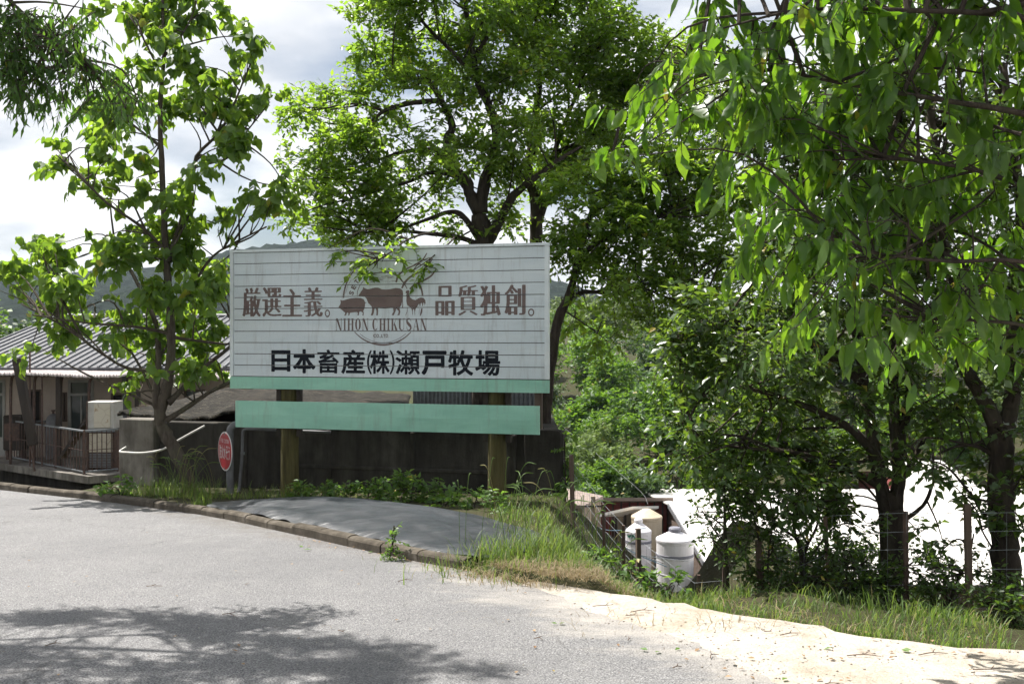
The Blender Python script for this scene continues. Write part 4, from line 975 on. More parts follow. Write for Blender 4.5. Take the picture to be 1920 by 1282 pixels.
# ------------------------------------------------------------------ the farm yard in the valley
VB = -6.8
bn = thing('livestock_barn', 'long low barn with a glaring white metal roof down in the valley', 'barn', (15, 33, VB))
bx0, bx1 = 6.0, 34.0; y0, y1 = 29.0, 38.0; z0, z1 = -4.77, -3.96
n = 120; mr = MB(); vs = []
for i in range(n + 1):
    x = bx0 + (bx1 - bx0) * i / n; c_ = 0.02 if i % 2 else -0.02
    vs += [(x, y0, z0 + c_), (x, y1, z1 + c_), (x, y1 + 9, z0 + c_), (x, y1 + 9, z0 + c_ - .04), (x, y1, z1 + c_ - .04), (x, y0, z0 + c_ - .04)]
mr.add(vs, [(6 * i + j, 6 * i + 6 + j, 6 * i + 6 + (j + 1) % 6, 6 * i + (j + 1) % 6) for i in range(n) for j in range(6)]).build('roof', M['barn_roof'], bn)
MB().abox(bx0 + .3, bx1 - .3, y0 + .5, y0 + .6, VB, z0 - .02).build('front_wall', M['old_wood'], bn)
MB().add([(bx0 + .3, y0 + .6, VB), (bx0 + .3, y1 + 8.5, VB), (bx0 + .3, y1 + 8.5, z0), (bx0 + .3, y1, z1 - .08), (bx0 + .3, y0 + .6, z0 - .02)], [(0, 1, 2, 3, 4)]).build('gable_wall', M['old_wood'], bn)
MB().abox(bx0, bx1, y0 - .06, y0, z0 - .14, z0 - .03).build('gutter', M['dark_timber'], bn)
MB().bar((bx0 - .03, y0, z0 - .05), (bx0 - .03, y1, z1 - .05), 0.05, 0.16).build('verge_board', M['grey_pipe'], bn)
for x in np.arange(bx0 + 1, bx1, 3.0): MB().abox(x - .06, x + .06, y0 + .1, y0 + .22, VB, z0 - .05).build('post', M['dark_timber'], bn)
b2 = thing('far_shed', 'far shed with pale roof and red-brown wall behind the barn', 'shed', (20, 52, VB))
a, b = W(1690, 918, 50), W(1850, 918, 50)
MB().add([(a.x, 50, a.z), (b.x, 50, b.z), (b.x - .6, 54, a.z + 1.0), (a.x + .5, 54, a.z + 1.0), (b.x - 1, 58, a.z + .1), (a.x + 1, 58, a.z + .1)], [(0, 1, 2, 3), (3, 2, 4, 5)]).build('roof', M['barn_roof'], b2)
MB().abox(a.x + .3, b.x - .3, 50.4, 57, VB, a.z - .02).build('wall', M['red_board'], b2)
b3 = thing('brown_shed', 'small shed with a brown boarded roof at the end of the concrete wall', 'shed', (W(1085, 950, 33).x, 33, VB))
A = [W(1010, 913, 38), W(1056, 914, 38), W(1131, 929, 36.5), W(1095, 947, 32), W(1000, 943, 32)]
MB().add([tuple(p) for p in A] + [tuple(p - Vector((0, 0, .12))) for p in A], [(0, 1, 2, 3, 4)[::-1], (5, 6, 7, 8, 9)] + [(i, (i + 1) % 5, 5 + (i + 1) % 5, 5 + i) for i in range(5)]).build('roof', M['brown_roof'], b3)
pA, pB, pC = W(1003, 946, 32.4), W(1092, 950, 32.4), W(1127, 934, 36.3)
MB().add([(pA.x, pA.y, VB), (pB.x, pB.y, VB), (pB.x, pB.y, pB.z), (pA.x, pA.y, pA.z)], [(0, 1, 2, 3)]).build('front_wall', M['old_wood'], b3)
MB().add([(pB.x, pB.y, VB), (pC.x, pC.y, VB), (pC.x, pC.y, pC.z), (pB.x, pB.y, pB.z)], [(0, 1, 2, 3)]).build('side_wall', M['cream_board'], b3)
for px in (1064, 1078, 1087): p = W(px, 950, 32.3); MB().abox(p.x - .09, p.x + .09, p.y - .06, p.y + .03, VB, p.z).build('board', M['cream_board'] if px != 1078 else M['dark_timber'], b3)
p = W(1112, 930, 31.5); pol = thing('timber_pole', 'weathered square timber pole beside the brown shed', 'pole', (p.x, p.y, VB))
MB().bar((p.x, p.y, VB), (p.x, p.y, p.z), 0.14).build('shaft', M['cream_board'], pol); MB().bar((p.x - .3, p.y - .09, p.z - .3), (p.x + .3, p.y - .09, p.z - .3), 0.05).build('crossarm', M['dark_timber'], pol)
b4 = thing('red_shed', 'red boarded shed with a thin white lean-to roof next to the tanks', 'shed', (W(1180, 960, 37).x, 37, VB))
a, b = W(1126, 936, 40), W(1250, 934, 40)
MB().abox(a.x, b.x, 40, 42.8, VB, a.z - .9).abox(a.x, b.x, 40, 40.25, a.z - .899, a.z - .12).build('wall', M['red_board'], b4)
MB().add([(x_, y_, z_) for y_, dz_ in ((39.6, 0), (43.4, -1.1)) for x_ in (a.x - .2, b.x + .2) for z_ in (a.z + dz_ + .002, a.z + dz_ + .14)], [(0, 2, 3, 1), (1, 3, 7, 5), (4, 5, 7, 6), (0, 4, 6, 2), (0, 1, 5, 4), (2, 6, 7, 3)]).build('roof', M['brown_roof'], b4)
for k in range(8):
    x = a.x + (b.x - a.x) * (k + .5) / 8; MB().abox(x - .03, x + .03, 39.96, 39.998, VB, a.z - .01).build('batten', M['dark_timber'], b4)
q0, q1, q2, q3 = W(1124, 963, 34.5), W(1186, 949, 36.0), W(1235, 948, 37.5), W(1200, 962, 37.5)
MB().add([tuple(p) for p in (q0, q1, q2, q3)] + [tuple(p - Vector((0, 0, .1))) for p in (q0, q1, q2, q3)], [(0, 1, 2, 3), (7, 6, 5, 4), (0, 4, 5, 1), (1, 5, 6, 2), (2, 6, 7, 3), (3, 7, 4, 0)]).build('lean_to_roof', M['barn_roof'], b4)
w0, w1 = W(1155, 962, 36.2), W(1190, 955, 36.2)
MB().abox(w0.x, w1.x + .4, 36.3, 36.4, VB, w0.z - .03).build('lean_to_wall', M['cream_board'], b4)
for px in (1155, 1172, 1186): p = W(px, 960, 36.15); MB().abox(p.x - .05, p.x + .05, p.y, p.y + .1, VB, p.z - .1).build('post', M['dark_timber'], b4)
# tanks
def tank(px0, px1, ptop, psh, pbase, Y, mat, name, label, hatch, band):
    a, b = W(px0, psh, Y), W(px1, psh, Y); r = (b.x - a.x) / 2; c = Vector(((a.x + b.x) / 2, Y, VB)); zs = a.z; zt = W(px0, ptop, Y).z
    t = thing(name, label, 'tank', (c.x, c.y, VB), 'water tanks in the farm yard')
    h = zs - VB; cz = zt - zs - (0.12 if hatch else 0)
    prof = [(r * .96, 0), (r, .04)]
    for k in range(6):
        z = .04 + (h - .1) * (k + 1) / 6.0; prof += [(r, z - .05), (r * 1.012, z - .03), (r * 1.012, z - .01), (r, z)]
    MB().lathe(c, prof + [(r * 1.03, h - .05), (r * 1.03, h)], 40).build('body', mat, t)
    MB().lathe(c + Vector((0, 0, h + .001)), [(r * 1.02, 0), (r * 1.0, .03), (r * .6, cz * .6), (r * .25, cz), (0.02, cz)], 40).build('lid', mat, t)
    if hatch: MB().lathe(c + Vector((0, 0, h + cz * .93)), [(r * .30, 0), (r * .34, .03), (r * .34, .1), (r * .28, .14)], 24).build('hatch', mat if hatch == 1 else M['tank_band'], t)
    if band:
        zb = W(px0, band, Y).z - VB; MB().lathe(c + Vector((0, 0, zb)), [(r * 1.014, 0), (r * 1.03, .005), (r * 1.03, .08), (r * 1.014, .085)], 40).build('band', M['tank_band'], t)
    for k in range(4 if name == 'water_tank' else 0):
        an = math.pi * (1.15 + k * 0.24); 
        MB().bar(c + Vector((math.cos(an) * (r + .04), math.sin(an) * (r + .04), 0)), c + Vector((math.cos(an) * (r + .04), math.sin(an) * (r + .04), h * .55)), 0.05).build('strut', M['galv'], t)
    return t, c, r
t1, cj, rj = tank(1173, 1221, 972, 995, 1060, 33.0, M['tank_white'], 'water_tank', 'narrow white tank with a green mark between the red shed and a bigger tank', 1, 1016)
tank(1231, 1300, 988, 1010, 1072, 31.0, M['tank_white'], 'water_tank', 'widest white tank with a dark band standing beside the white barn roof', 2, 1041)
tank(1184, 1241, 954, 968, 1010, 35.5, M['tank_cream'], 'water_tank', 'cream weathered tank standing behind the white tanks', 0, None)
# green mark on the narrow tank
def on_tank(p):
    px, py = 1040 + p[0] / 5.333, 880 + p[1] / 5.333
    x = (px - 960) / F * (cj.y - rj); dxx = max(-.98, min(.98, (x - cj.x) / rj)); y = cj.y - math.sqrt(1 - dxx * dxx) * rj * 1.0
    d_ = Vector((x - cj.x, y - cj.y, 0)).normalized(); return Vector((cj.x, cj.y, 0)) + d_ * (rj * 1.022) + Vector((0, 0, CZ + (HY - py) / F * (cj.y - rj)))
mj = MB()
for pl in ([(731, 668), (743, 664), (752, 673), (770, 634), (778, 634), (778, 650), (760, 686), (745, 686)], [(772, 690), (782, 645), (789, 645), (808, 690), (797, 690), (786, 666), (781, 690)]):
    for t_ in poly_tris(pl): mj.add([on_tank(p) for p in t_], [(0, 1, 2)])
mj.build('green_mark', M['ja_green'], t1)
# small corrugated roof and hoses
p0, p1, p2, p3 = W(1300, 1084, 27), W(1338, 1082, 27), W(1352, 1098, 25), W(1300, 1102, 25)
hr = thing('pump_cover', 'small corrugated cover below the barn eave', 'shelter', (p0.x, 26, VB))
mc = MB(); vs = []
for i in range(13):
    t = i / 12; c_ = .025 if i % 2 else -.025
    for (u, v) in ((p0, p1), (p3, p2)): q_ = u.lerp(v, t); vs.append((q_.x, q_.y, q_.z + c_))
mc.add(vs, [(2 * i, 2 * i + 1, 2 * i + 3, 2 * i + 2) for i in range(12)]).build('roof', M['brown_roof'], hr)
for q_ in (p0, p1, p2, p3): MB().bar((q_.x, q_.y, VB), (q_.x, q_.y, q_.z - .03), 0.06).build('post', M['dark_timber'], hr)
hoses = [([(1056, 968, 14.6), (1090, 985, 20), (1125, 990, 24), (1180, 1030, 26), (1245, 1056, 27)], 'hose_grey', 'grey hose strung down from the wall end to the tanks'),
         ([(1056, 973, 14.6), (1100, 990, 20), (1140, 1002, 24), (1185, 1034, 26), (1250, 1062, 27)], 'hose_blue', 'blue hose strung from the wall end along the grey hoses'),
         ([(1054, 978, 14.6), (1100, 1002, 18), (1150, 1022, 20), (1200, 1040, 22), (1290, 1052, 24)], 'hose_grey', 'lower grey hose sagging from the wall end across the fence'),
         ([(1060, 962, 14.6), (1120, 988, 26), (1150, 994, 30), (1210, 990, 32)], 'hose_blue', 'blue hose running level toward the narrow tank'),
         ([(1056, 800, 60), (1130, 860, 45), (1200, 920, 39), (1215, 945, 36)], 'grey_pipe', 'overhead cable coming down the wooded slope to the red shed')]
for pts, mt, lb_ in hoses:
    tag(MB().tube(spline([W(*p) for p in pts], 8), 0.012 if pts[0][2] < 30 else 0.007, 6).build('hose' if pts[0][2] < 30 else 'cable', M[mt], smooth=True), lb_, 'hose' if pts[0][2] < 30 else 'cable')

# wire fence along the crest of the bank
fpts = [(1075, 13.2), (1135, 11.6), (1170, 10.9), (1199, 10.4), (1302, 9.6), (1358, 9.1), (1432, 8.6), (1560, 8.3), (1700, 8.05), (1818, 7.8), (1960, 7.5)]
fx = [Vector(((px - 960) / F * Y, Y, 0)) for px, Y in fpts]
for v in fx: v.z = hz(v.x, v.y)
fe = thing('wire_fence', 'thin wire mesh fence on rusty posts along the grassy bank', 'fence', fx[5])
fh = 0.85
for i, v in enumerate(fx):
    hh = fh + random.uniform(-.05, .12); tilt = Vector((random.uniform(-.05, .05), random.uniform(-.04, .04), 0))
    MB().bar(v - Vector((0, 0, .15)), v + Vector((0, 0, hh)) + tilt, 0.045 if i % 3 == 0 else 0.03).build('post', M['old_wood'] if i % 3 == 0 else M['rust_iron'], fe)
for k in range(6):
    MB().tube([v + Vector((0, 0, .08 + k * .15 + random.uniform(-.012, .012))) for v in fx], 0.0022, 4).build('wire', M['galv'], fe)
mv = MB()
for a, b in zip(fx[:-1], fx[1:]):
    n = int((b - a).length / 0.12)
    for k in range(n):
        p = a.lerp(b, k / n); mv.add([(p.x - .0014, p.y, p.z + .05), (p.x + .0014, p.y, p.z + .05), (p.x + .0014, p.y, p.z + .83), (p.x - .0014, p.y, p.z + .83)], [(0, 1, 2, 3)])
o = mv.build('mesh_wires', M['galv'], fe); o['kind'] = 'stuff'

# ------------------------------------------------------------------ wooded mountain far behind
cols_ = np.linspace(-2200, 4200, 420); depth = np.linspace(260, 900, 90)
RX = [-2400, -900, -300, 0, 150, 300, 470, 600, 800, 950, 1060, 1110, 1190, 1290, 1400, 1480, 1620, 1900, 2400, 3200, 4400]
RY = [560, 530, 512, 515, 512, 500, 470, 462, 470, 505, 532, 553, 600, 636, 650, 645, 655, 650, 640, 620, 600]
XX, DD = np.meshgrid(cols_, depth)
ridge = np.interp(XX, RX, RY)
zr = (HY - ridge) / F * 640.0
f_ = np.clip((DD - 260) / (640 - 260), 0, 1); f_ = np.where(DD > 640, 1 - (DD - 640) / 260 * 0.6, f_ ** 1.25)
wX = (XX - 960) / F * 640 * (DD / 640) ** 0.8
nb = np.zeros_like(wX)
rr = np.random.default_rng(11)
for k in range(26):
    fx_, fy_ = rr.normal(0, 0.02 + 0.012 * k, 2); ph = rr.uniform(0, 6.28)
    nb += np.sin(wX * fx_ + DD * fy_ + ph) * (2.6 / (1 + 0.35 * k))
hb = rr.normal(0, 0.9, wX.shape)
ZZ = CZ + zr * f_ + (nb * 0.55 + hb) * np.clip(f_ * 3, 0, 1) - 12 * (1 - np.clip(f_ * 4, 0, 1))
ii = np.arange(XX.size).reshape(XX.shape)
q = np.stack([ii[:-1, :-1], ii[:-1, 1:], ii[1:, 1:], ii[1:, :-1]], -1).reshape(-1, 4)
tag(npmesh('mountain', np.stack([wX, DD, ZZ], -1), q, M['hill'], smooth=False), kind='structure')
# ------------------------------------------------------------------ foliage
def tmpl(kind):
    if kind == 'oval':
        V = [(0, 0, 0), (-.30, .42, .07), (.30, .42, .07), (0, .46, -.03), (0, 1, -.10)]
        T = [(0, 3, 1), (0, 2, 3), (1, 3, 4), (3, 2, 4)]
    elif kind == 'lance':
        V = [(0, 0, 0), (-.15, .38, .03), (.15, .38, .03), (0, .42, -.02), (0, 1, -.14)]
        T = [(0, 3, 1), (0, 2, 3), (1, 3, 4), (3, 2, 4)]
    elif kind == 'heart':
        V = [(0, 0, 0), (-.26, -.10, .05), (-.44, .16, .06), (-.36, .50, .02), (0, 1.0, -.16), (.36, .50, .02), (.44, .16, .06), (.26, -.10, .05), (0, .45, -.05)]
        T = [(0, 8, 1), (1, 8, 2), (2, 8, 3), (3, 8, 4), (4, 8, 5), (5, 8, 6), (6, 8, 7), (7, 8, 0)]
    elif kind == 'long':
        ys = [0, .14, .32, .52, .72, .88, 1.0]; hw = [.012, .12, .185, .185, .125, .045, .0]; zc = [0, -.005, -.02, -.05, -.10, -.16, -.22]
        V = []; T = []
        for i, (y, h, z) in enumerate(zip(ys, hw, zc)):
            wv_ = .02 * (-1) ** i
            V += [(-h, y, z + h * .28 + wv_), (0, y, z), (h, y, z + h * .28 - wv_)]
        for i in range(6):
            for j in (0, 1):
                a = 3 * i + j; T += [(a, a + 1, a + 4), (a, a + 4, a + 3)]
    return np.array(V, float), np.array(T)
def nrm(a): return a / (np.linalg.norm(a, axis=-1, keepdims=True) + 1e-9)
def ball(r_, n):
    v = nrm(r_.normal(size=(n, 3))); return v * (r_.random((n, 1)) ** (1 / 2.4))
def grow(blobs, r_, lai=2.6, size=.12, lps=9, L=.35, up=.25, droop=.25, hang=0.0, out=.7, sub=3.2, tilt=.55, clump=.42):
    """leaf positions from ellipsoids [(centre, radii)], gathered in clumps and sprays"""
    P, A, N, S, SB, SE, CL = [], [], [], [], [], [], []
    for c, rad in blobs:
        c = np.array(c, float); rad = np.array(rad, float); area = math.pi * rad[0] * rad[2]
        ns = max(2, int(lai * area / (.35 * size * size) / lps)); m_ = max(3, int(sub * (area ** .6) * 2))
        scn = c + ball(r_, m_) * rad * .82
        k = r_.integers(0, m_, ns); base = scn[k] + ball(r_, ns) * rad * clump
        d = nrm(out * (base - c) / rad + r_.normal(0, .5, (ns, 3)) + [0, 0, up])
        CL.append(scn)
        SB.append(base); SE.append(base + d * L + np.array([0, 0, -droop * L * .5]))
        j = np.arange(lps); t = ((j + .6) / lps)[None, :, None]
        pos = base[:, None] + d[:, None] * L * t + np.array([0, 0, -1.0]) * droop * L * .5 * t * t
        side = nrm(np.cross(d, [0.05, 0, 1.0]))[:, None] * np.where(j % 2 == 0, 1, -1)[None, :, None]
        ax = d[:, None] * .55 + side * .75 + r_.normal(0, .35, (ns, lps, 3)) + np.array([0, 0, -droop])
        if hang: ax = ax * (1 - hang) + hang * (np.array([0, 0, -1.0]) + r_.normal(0, .33, (ns, lps, 3)))
        ax = nrm(ax); nn_ = np.array([0, 0, 1.0]) * (1 - hang * .75) + r_.normal(0, tilt, (ns, lps, 3))
        nn_ = nrm(nn_ - ax * (nn_ * ax).sum(-1, keepdims=True))
        P.append(pos.reshape(-1, 3)); A.append(ax.reshape(-1, 3)); N.append(nn_.reshape(-1, 3)); S.append((size * r_.uniform(.55, 1.15, (ns * lps))))
    cat_ = np.concatenate; nl_ = sum(len(x) for x in S)
    return dict(XS=r_.uniform(.72, 1.15, nl_), ZS=r_.uniform(-.4, 2.6, nl_), P=cat_(P), A=cat_(A), N=cat_(N), S=cat_(S), SB=cat_(SB), SE=cat_(SE), CL=cat_(CL))
def leaves_mesh(g, kind, sel=None):
    V, T = tmpl(kind); P, A, N, S, XS, ZS = (g[k] if sel is None else g[k][sel] for k in ('P', 'A', 'N', 'S', 'XS', 'ZS'))
    B = np.cross(A, N) * XS[:, None]; N = N * ZS[:, None]
    W_ = P[:, None] + S[:, None, None] * (V[None, :, 0:1] * B[:, None] + V[None, :, 1:2] * A[:, None] + V[None, :, 2:3] * N[:, None])
    n = len(P); TT = (T[None] + (np.arange(n) * len(V))[:, None, None]).reshape(-1, 3)
    return W_.reshape(-1, 3), TT
def prisms(a, b, r0, r1):
    """thin three-sided stems from a to b"""
    d = nrm(b - a); s1 = nrm(np.cross(d, [.3, .2, .93])); s2 = np.cross(d, s1); n = len(a); ang = np.array([0, 2.094, 4.189])
    ring = np.cos(ang)[None, :, None] * s1[:, None] + np.sin(ang)[None, :, None] * s2[:, None]
    V = np.concatenate([a[:, None] + ring * r0, b[:, None] + ring * r1], 1).reshape(-1, 3)
    f = np.array([(0, 1, 4), (0, 4, 3), (1, 2, 5), (1, 5, 4), (2, 0, 3), (2, 3, 5)])
    return V, (f[None] + (np.arange(n) * 6)[:, None, None]).reshape(-1, 3)
def limb_mesh(pts, r0, r1, r_, n=10, wob=.06, flare=1.0):
    P = np.array(spline(pts, 6)); m_ = len(P); t = np.linspace(0, 1, m_)
    rad = (r0 + (r1 - r0) * t ** .8) * (1 + .05 * np.sin(np.arange(m_) * 0.9 + r_.uniform(0, 6)))
    rad[0] *= flare; rad[1] *= (1 + flare) / 2
    jit = r_.normal(0, wob, (m_, 3)) * rad[:, None]; jit[0] = 0
    return P + jit, rad
_tm = {}
def tree(name, label, base, limbs, blobs, kind, mat, bmat, seed, parts=300, group=None, cat='tree', tw=1.0, stems=True, **kw):
    r_ = np.random.default_rng(seed)
    t = thing(name, label, cat, base, group)
    allp = []
    for i, (pts, ra, rb) in enumerate(limbs):
        P, rad = limb_mesh([p if isinstance(p, Vector) else W(*p) for p in pts], ra, rb, r_, flare=1.35 if i == 0 else 1.15)
        MB().tube(P, rad, 12 if ra > .06 else 8).build('trunk' if i == 0 else 'limb', bmat, t, smooth=True)
        allp.append(P[len(P) // 6:-1])
    allp = np.concatenate(allp)
    wbl = []
    for b in blobs:
        if len(b) == 2: wbl.append(b); continue
        px, py, Y, rx, ry, rd = b; c = W(px, py, Y); wbl.append((c, (rx / F * Y * 1.12, rd, ry / F * Y * 1.12)))
    g = grow(wbl, r_, **kw)
    # thin branches from the limbs to every clump
    mbk = MB()
    for c in g['CL']:
        dd = np.linalg.norm(allp - c, axis=1) + np.maximum(0, allp[:, 2] - c[2]) * .6; dd = dd * r_.uniform(.75, 1.35, len(dd)); k_ = np.where(dd < dd.min() * 1.5 + .1)[0]; a = allp[r_.choice(k_)]; L = np.linalg.norm(c - a)
        if L > 5: continue
        mid = (a + c) / 2 + r_.normal(0, .10, 3) * L + [0, 0, .10 * L]
        pp = spline([a, mid, c], 4); mbk.tube(pp, np.linspace(.006 + .010 * min(L, 2), .004, len(pp)) * tw, 5, cap=False)
    if stems:
        V, T = prisms(g['SB'], g['SE'], .004, .0018)
        b0 = len(mbk.v); mbk.v += V.tolist(); mbk.f += (T + b0).tolist()
    mbk.build('twigwork', bmat, t)['kind'] = 'stuff'
    P = g['P']; Yc = np.maximum(P[:, 1], .1)
    u = 960 + P[:, 0] / Yc * F; v = HY - (P[:, 2] - CZ) / Yc * F
    vis = (u > 5) & (u < 1915) & (v > 5) & (v < 1277) & (P[:, 1] > 1)
    score = np.where(vis, g['S'] / Yc * r_.uniform(.8, 1.2, len(P)) , 0)
    pick = np.argsort(-score)[:parts]; pick = pick[score[pick] > 0]
    rest = np.ones(len(P), bool); rest[pick] = False
    V, T = leaves_mesh(g, kind, rest); npmesh('crown', V, T, mat, t)['kind'] = 'stuff'
    key = (kind, mat.name)
    if key not in _tm:
        Vt, Tt = tmpl(kind); me = bpy.data.meshes.new('leaf'); me.from_pydata(Vt.tolist(), [], Tt.tolist()); me.materials.append(mat); _tm[key] = me
    for i in pick:
        A, N = g['A'][i], g['N'][i]; B = np.cross(A, N) * g['XS'][i]; N = N * g['ZS'][i]; N = N if abs(g['ZS'][i]) > .1 else N * 3; s_ = g['S'][i]; p = P[i] - np.array(t.location)
        o = bpy.data.objects.new('leaf', _tm[key]); col.objects.link(o); o.parent = t
        o.matrix_local = Matrix(((B[0] * s_, A[0] * s_, N[0] * s_, p[0]), (B[1] * s_, A[1] * s_, N[1] * s_, p[1]), (B[2] * s_, A[2] * s_, N[2] * s_, p[2]), (0, 0, 0, 1)))
    return t
def bl(lst, Y, rd, js, jy=.6):
    r_ = np.random.default_rng(js); return [(a, b, Y + r_.uniform(-jy, jy), c, d, rd) for a, b, c, d in lst]

# --- heart-leaved tree left of the billboard
Y1 = 14.7
tl = lambda *pp: [(a, b, Y1 + (c if len(q) > 2 else 0)) for q in pp for a, b, c in [(q[0], q[1], q[2] if len(q) > 2 else 0)]]
L1 = [(tl((362, 945), (350, 890), (326, 840), (306, 805), (300, 780), (312, 730), (319, 690), (321, 640), (318, 560), (312, 500), (308, 420), (303, 300), (300, 200), (308, 100), (305, 20), (310, -70)), .118, .018),
      (tl((301, 790), (293, 745), (295, 700), (297, 660, .1), (290, 600, .3), (262, 540, .5), (230, 480, .7), (200, 440, .8)), .075, .015),
      (tl((316, 755), (345, 725, .2), (380, 690, .4), (425, 655, .7), (470, 610, 1.0)), .05, .02),
      (tl((303, 792), (340, 770, .1), (390, 737, .3), (427, 718, .5), (470, 700, .6)), .05, .018),
      (tl((321, 632), (380, 640, .2), (430, 645, .4), (470, 640, .5)), .03, .012),
      (tl((321, 585), (345, 556, .1), (370, 520, .2), (400, 480, .3), (440, 455, .3), (500, 425, .3)), .035, .012),
      (tl((314, 490), (345, 400, .1), (365, 310, .2), (372, 288, .2), (405, 255, .2), (430, 215, .2), (470, 120, .2)), .045, .012),
      (tl((370, 290, .2), (420, 300, .3), (450, 262, .4), (500, 200, .4)), .022, .01),
      (tl((301, 275), (250, 235, -.2), (215, 205, -.3), (190, 170, -.4)), .024, .008),
      (tl((310, 470), (265, 425, -.2), (200, 380, -.4), (150, 330, -.6), (105, 290, -.7)), .03, .009),
      (tl((320, 625), (250, 612, -.3), (160, 605, -.6), (60, 590, -.9)), .03, .01),
      (tl((297, 695), (240, 690, -.2), (190, 662, -.4), (120, 612, -.6), (40, 570, -.8)), .03, .01),
      (tl((302, 140), (275, 85, -.1), (245, 30, -.2)), .02, .008), (tl((304, 110), (335, 75), (360, 30), (372, -20)), .02, .008),
      (tl((297, 730), (255, 735, -.2), (215, 740, -.3)), .018, .008)]
B1 = bl([(330, 25, 75, 40), (230, 10, 45, 28), (390, 20, 30, 30), (300, 75, 35, 25), (470, 75, 32, 25), (465, 118, 30, 22), (350, 120, 40, 30), (380, 175, 40, 25), (430, 170, 40, 22), (510, 180, 30, 16), (250, 130, 35, 22),
         (240, 190, 60, 40), (310, 215, 45, 35), (210, 255, 40, 25), (400, 215, 40, 30), (450, 235, 45, 28), (440, 285, 45, 22), (220, 290, 38, 20), (255, 320, 35, 20), (110, 285, 30, 14), (135, 320, 35, 18), (175, 350, 38, 18), (205, 375, 25, 14),
         (355, 330, 35, 22), (330, 380, 40, 20), (280, 375, 28, 16), (290, 420, 40, 25), (380, 420, 40, 22), (455, 395, 40, 18), (500, 375, 45, 20), (540, 360, 22, 22), (70, 460, 40, 18), (120, 480, 45, 25), (190, 455, 40, 22), (60, 520, 50, 28), (20, 530, 30, 24), (150, 530, 50, 28),
         (240, 490, 50, 35), (330, 470, 50, 35), (250, 560, 55, 35), (350, 540, 50, 35), (410, 500, 35, 35), (320, 600, 50, 30), (400, 590, 30, 40), (120, 590, 40, 22), (100, 630, 30, 22), (80, 660, 22, 14), (215, 620, 30, 20), (380, 660, 38, 35), (390, 705, 28, 18), (245, 715, 32, 14), (230, 660, 25, 15), (290, 650, 25, 25), (330, 700, 25, 22)], Y1, .42, 21, .75)
B1 = [b if b[0] + b[3] < 418 or b[1] < 440 else (b[0] - 6, b[1], 15.8, b[3], b[4], b[5]) for b in B1]
tree('heart_leaved_tree', 'slender tree with big heart-shaped leaves and a curved trunk beside the fire sign', (W(362, 945, Y1).x, Y1, hz(W(362, 945, Y1).x, Y1)), L1, B1, 'heart', M['leaf_heart'], M['bark_grey'], 101, lai=4.4, size=0.155, lps=6, L=.26, up=.3, droop=.55, hang=.35, sub=3.0, clump=.5)

# --- large tree behind the billboard
Y2 = 17.5
t2 = lambda *pp: [(a, b, Y2) for a, b in pp]
L2 = [([Vector((W(905, 500, Y2).x, Y2, -1.4))] + [W(*p) for p in t2((908, 640), (909, 520), (909, 457), (900, 404))], .24, .15),
      (t2((904, 440), (900, 404), (882, 367), (874, 337), (844, 311), (839, 262), (848, 240), (839, 210), (822, 191), (777, 193), (725, 206), (695, 228), (657, 247)), .13, .02),
      (t2((901, 400), (908, 344), (927, 292), (930, 243), (915, 195), (897, 157), (889, 112), (880, 60), (872, -20), (880, -110)), .12, .03),
      (t2((912, 460), (938, 412), (960, 371), (990, 344), (1024, 318), (1061, 292), (1090, 275)), .11, .025),
      (t2((905, 458), (874, 412), (848, 397), (800, 412), (750, 430)), .07, .02), (t2((906, 462), (860, 445), (800, 438), (735, 432), (660, 440)), .06, .015),
      (t2((844, 311), (814, 283), (758, 285), (710, 300), (650, 320)), .06, .015), (t2((839, 210), (820, 172), (800, 150), (770, 165), (735, 160), (690, 130)), .05, .012),
      (t2((885, 370), (850, 330), (800, 325), (770, 340), (700, 360), (640, 380)), .05, .012), (t2((715, 206), (660, 195), (600, 205), (540, 212)), .025, .008),
      (t2((889, 112), (920, 60), (960, 20), (990, -30)), .05, .02), (t2((897, 157), (850, 100), (800, 50), (760, 0)), .05, .02),
      ([(820, 437, 16.6), (790, 440, 15.2), (760, 452, 14.1), (725, 478, 13.75), (690, 500, 13.7)], .022, .006), ([(850, 440, 16.8), (850, 448, 15.0), (825, 470, 13.9), (800, 490, 13.6), (770, 510, 13.6)], .018, .005)]
B2 = bl([(720, 20, 55, 55), (800, 10, 75, 60), (900, -10, 85, 60), (690, 110, 38, 45), (760, 100, 65, 50), (850, 90, 70, 55), (940, 70, 65, 55), (640, 185, 45, 22), (560, 200, 30, 14), (600, 212, 45, 16), (710, 185, 60, 35), (800, 165, 50, 30), (905, 165, 60, 45), (970, 150, 55, 55),
         (640, 262, 60, 25), (600, 320, 48, 28), (690, 290, 55, 30), (580, 375, 32, 24), (660, 360, 60, 35), (740, 340, 55, 32), (800, 322, 45, 25), (880, 265, 38, 35), (960, 240, 50, 50), (600, 425, 42, 26), (680, 425, 60, 28), (760, 395, 55, 30), (830, 375, 38, 22), (950, 320, 40, 32),
         (570, 230, 40, 16), (545, 305, 25, 14), (610, 285, 45, 22), (570, 340, 35, 20), (560, 410, 28, 20), (620, 395, 45, 25), (700, 395, 45, 25), (650, 235, 45, 20), (700, 60, 35, 35), (720, 240, 50, 28), (780, 245, 40, 25), (820, 130, 45, 30), (870, 210, 35, 25), (860, 330, 40, 22), (930, 380, 35, 22), (870, 420, 40, 18), (960, 420, 35, 22), (820, 290, 35, 22), (900, 300, 35, 22), (970, 300, 40, 25), (730, -70, 80, 60), (850, -100, 100, 70), (980, -60, 90, 70), (640, 455, 45, 14)], Y2, .85, 22, .9)
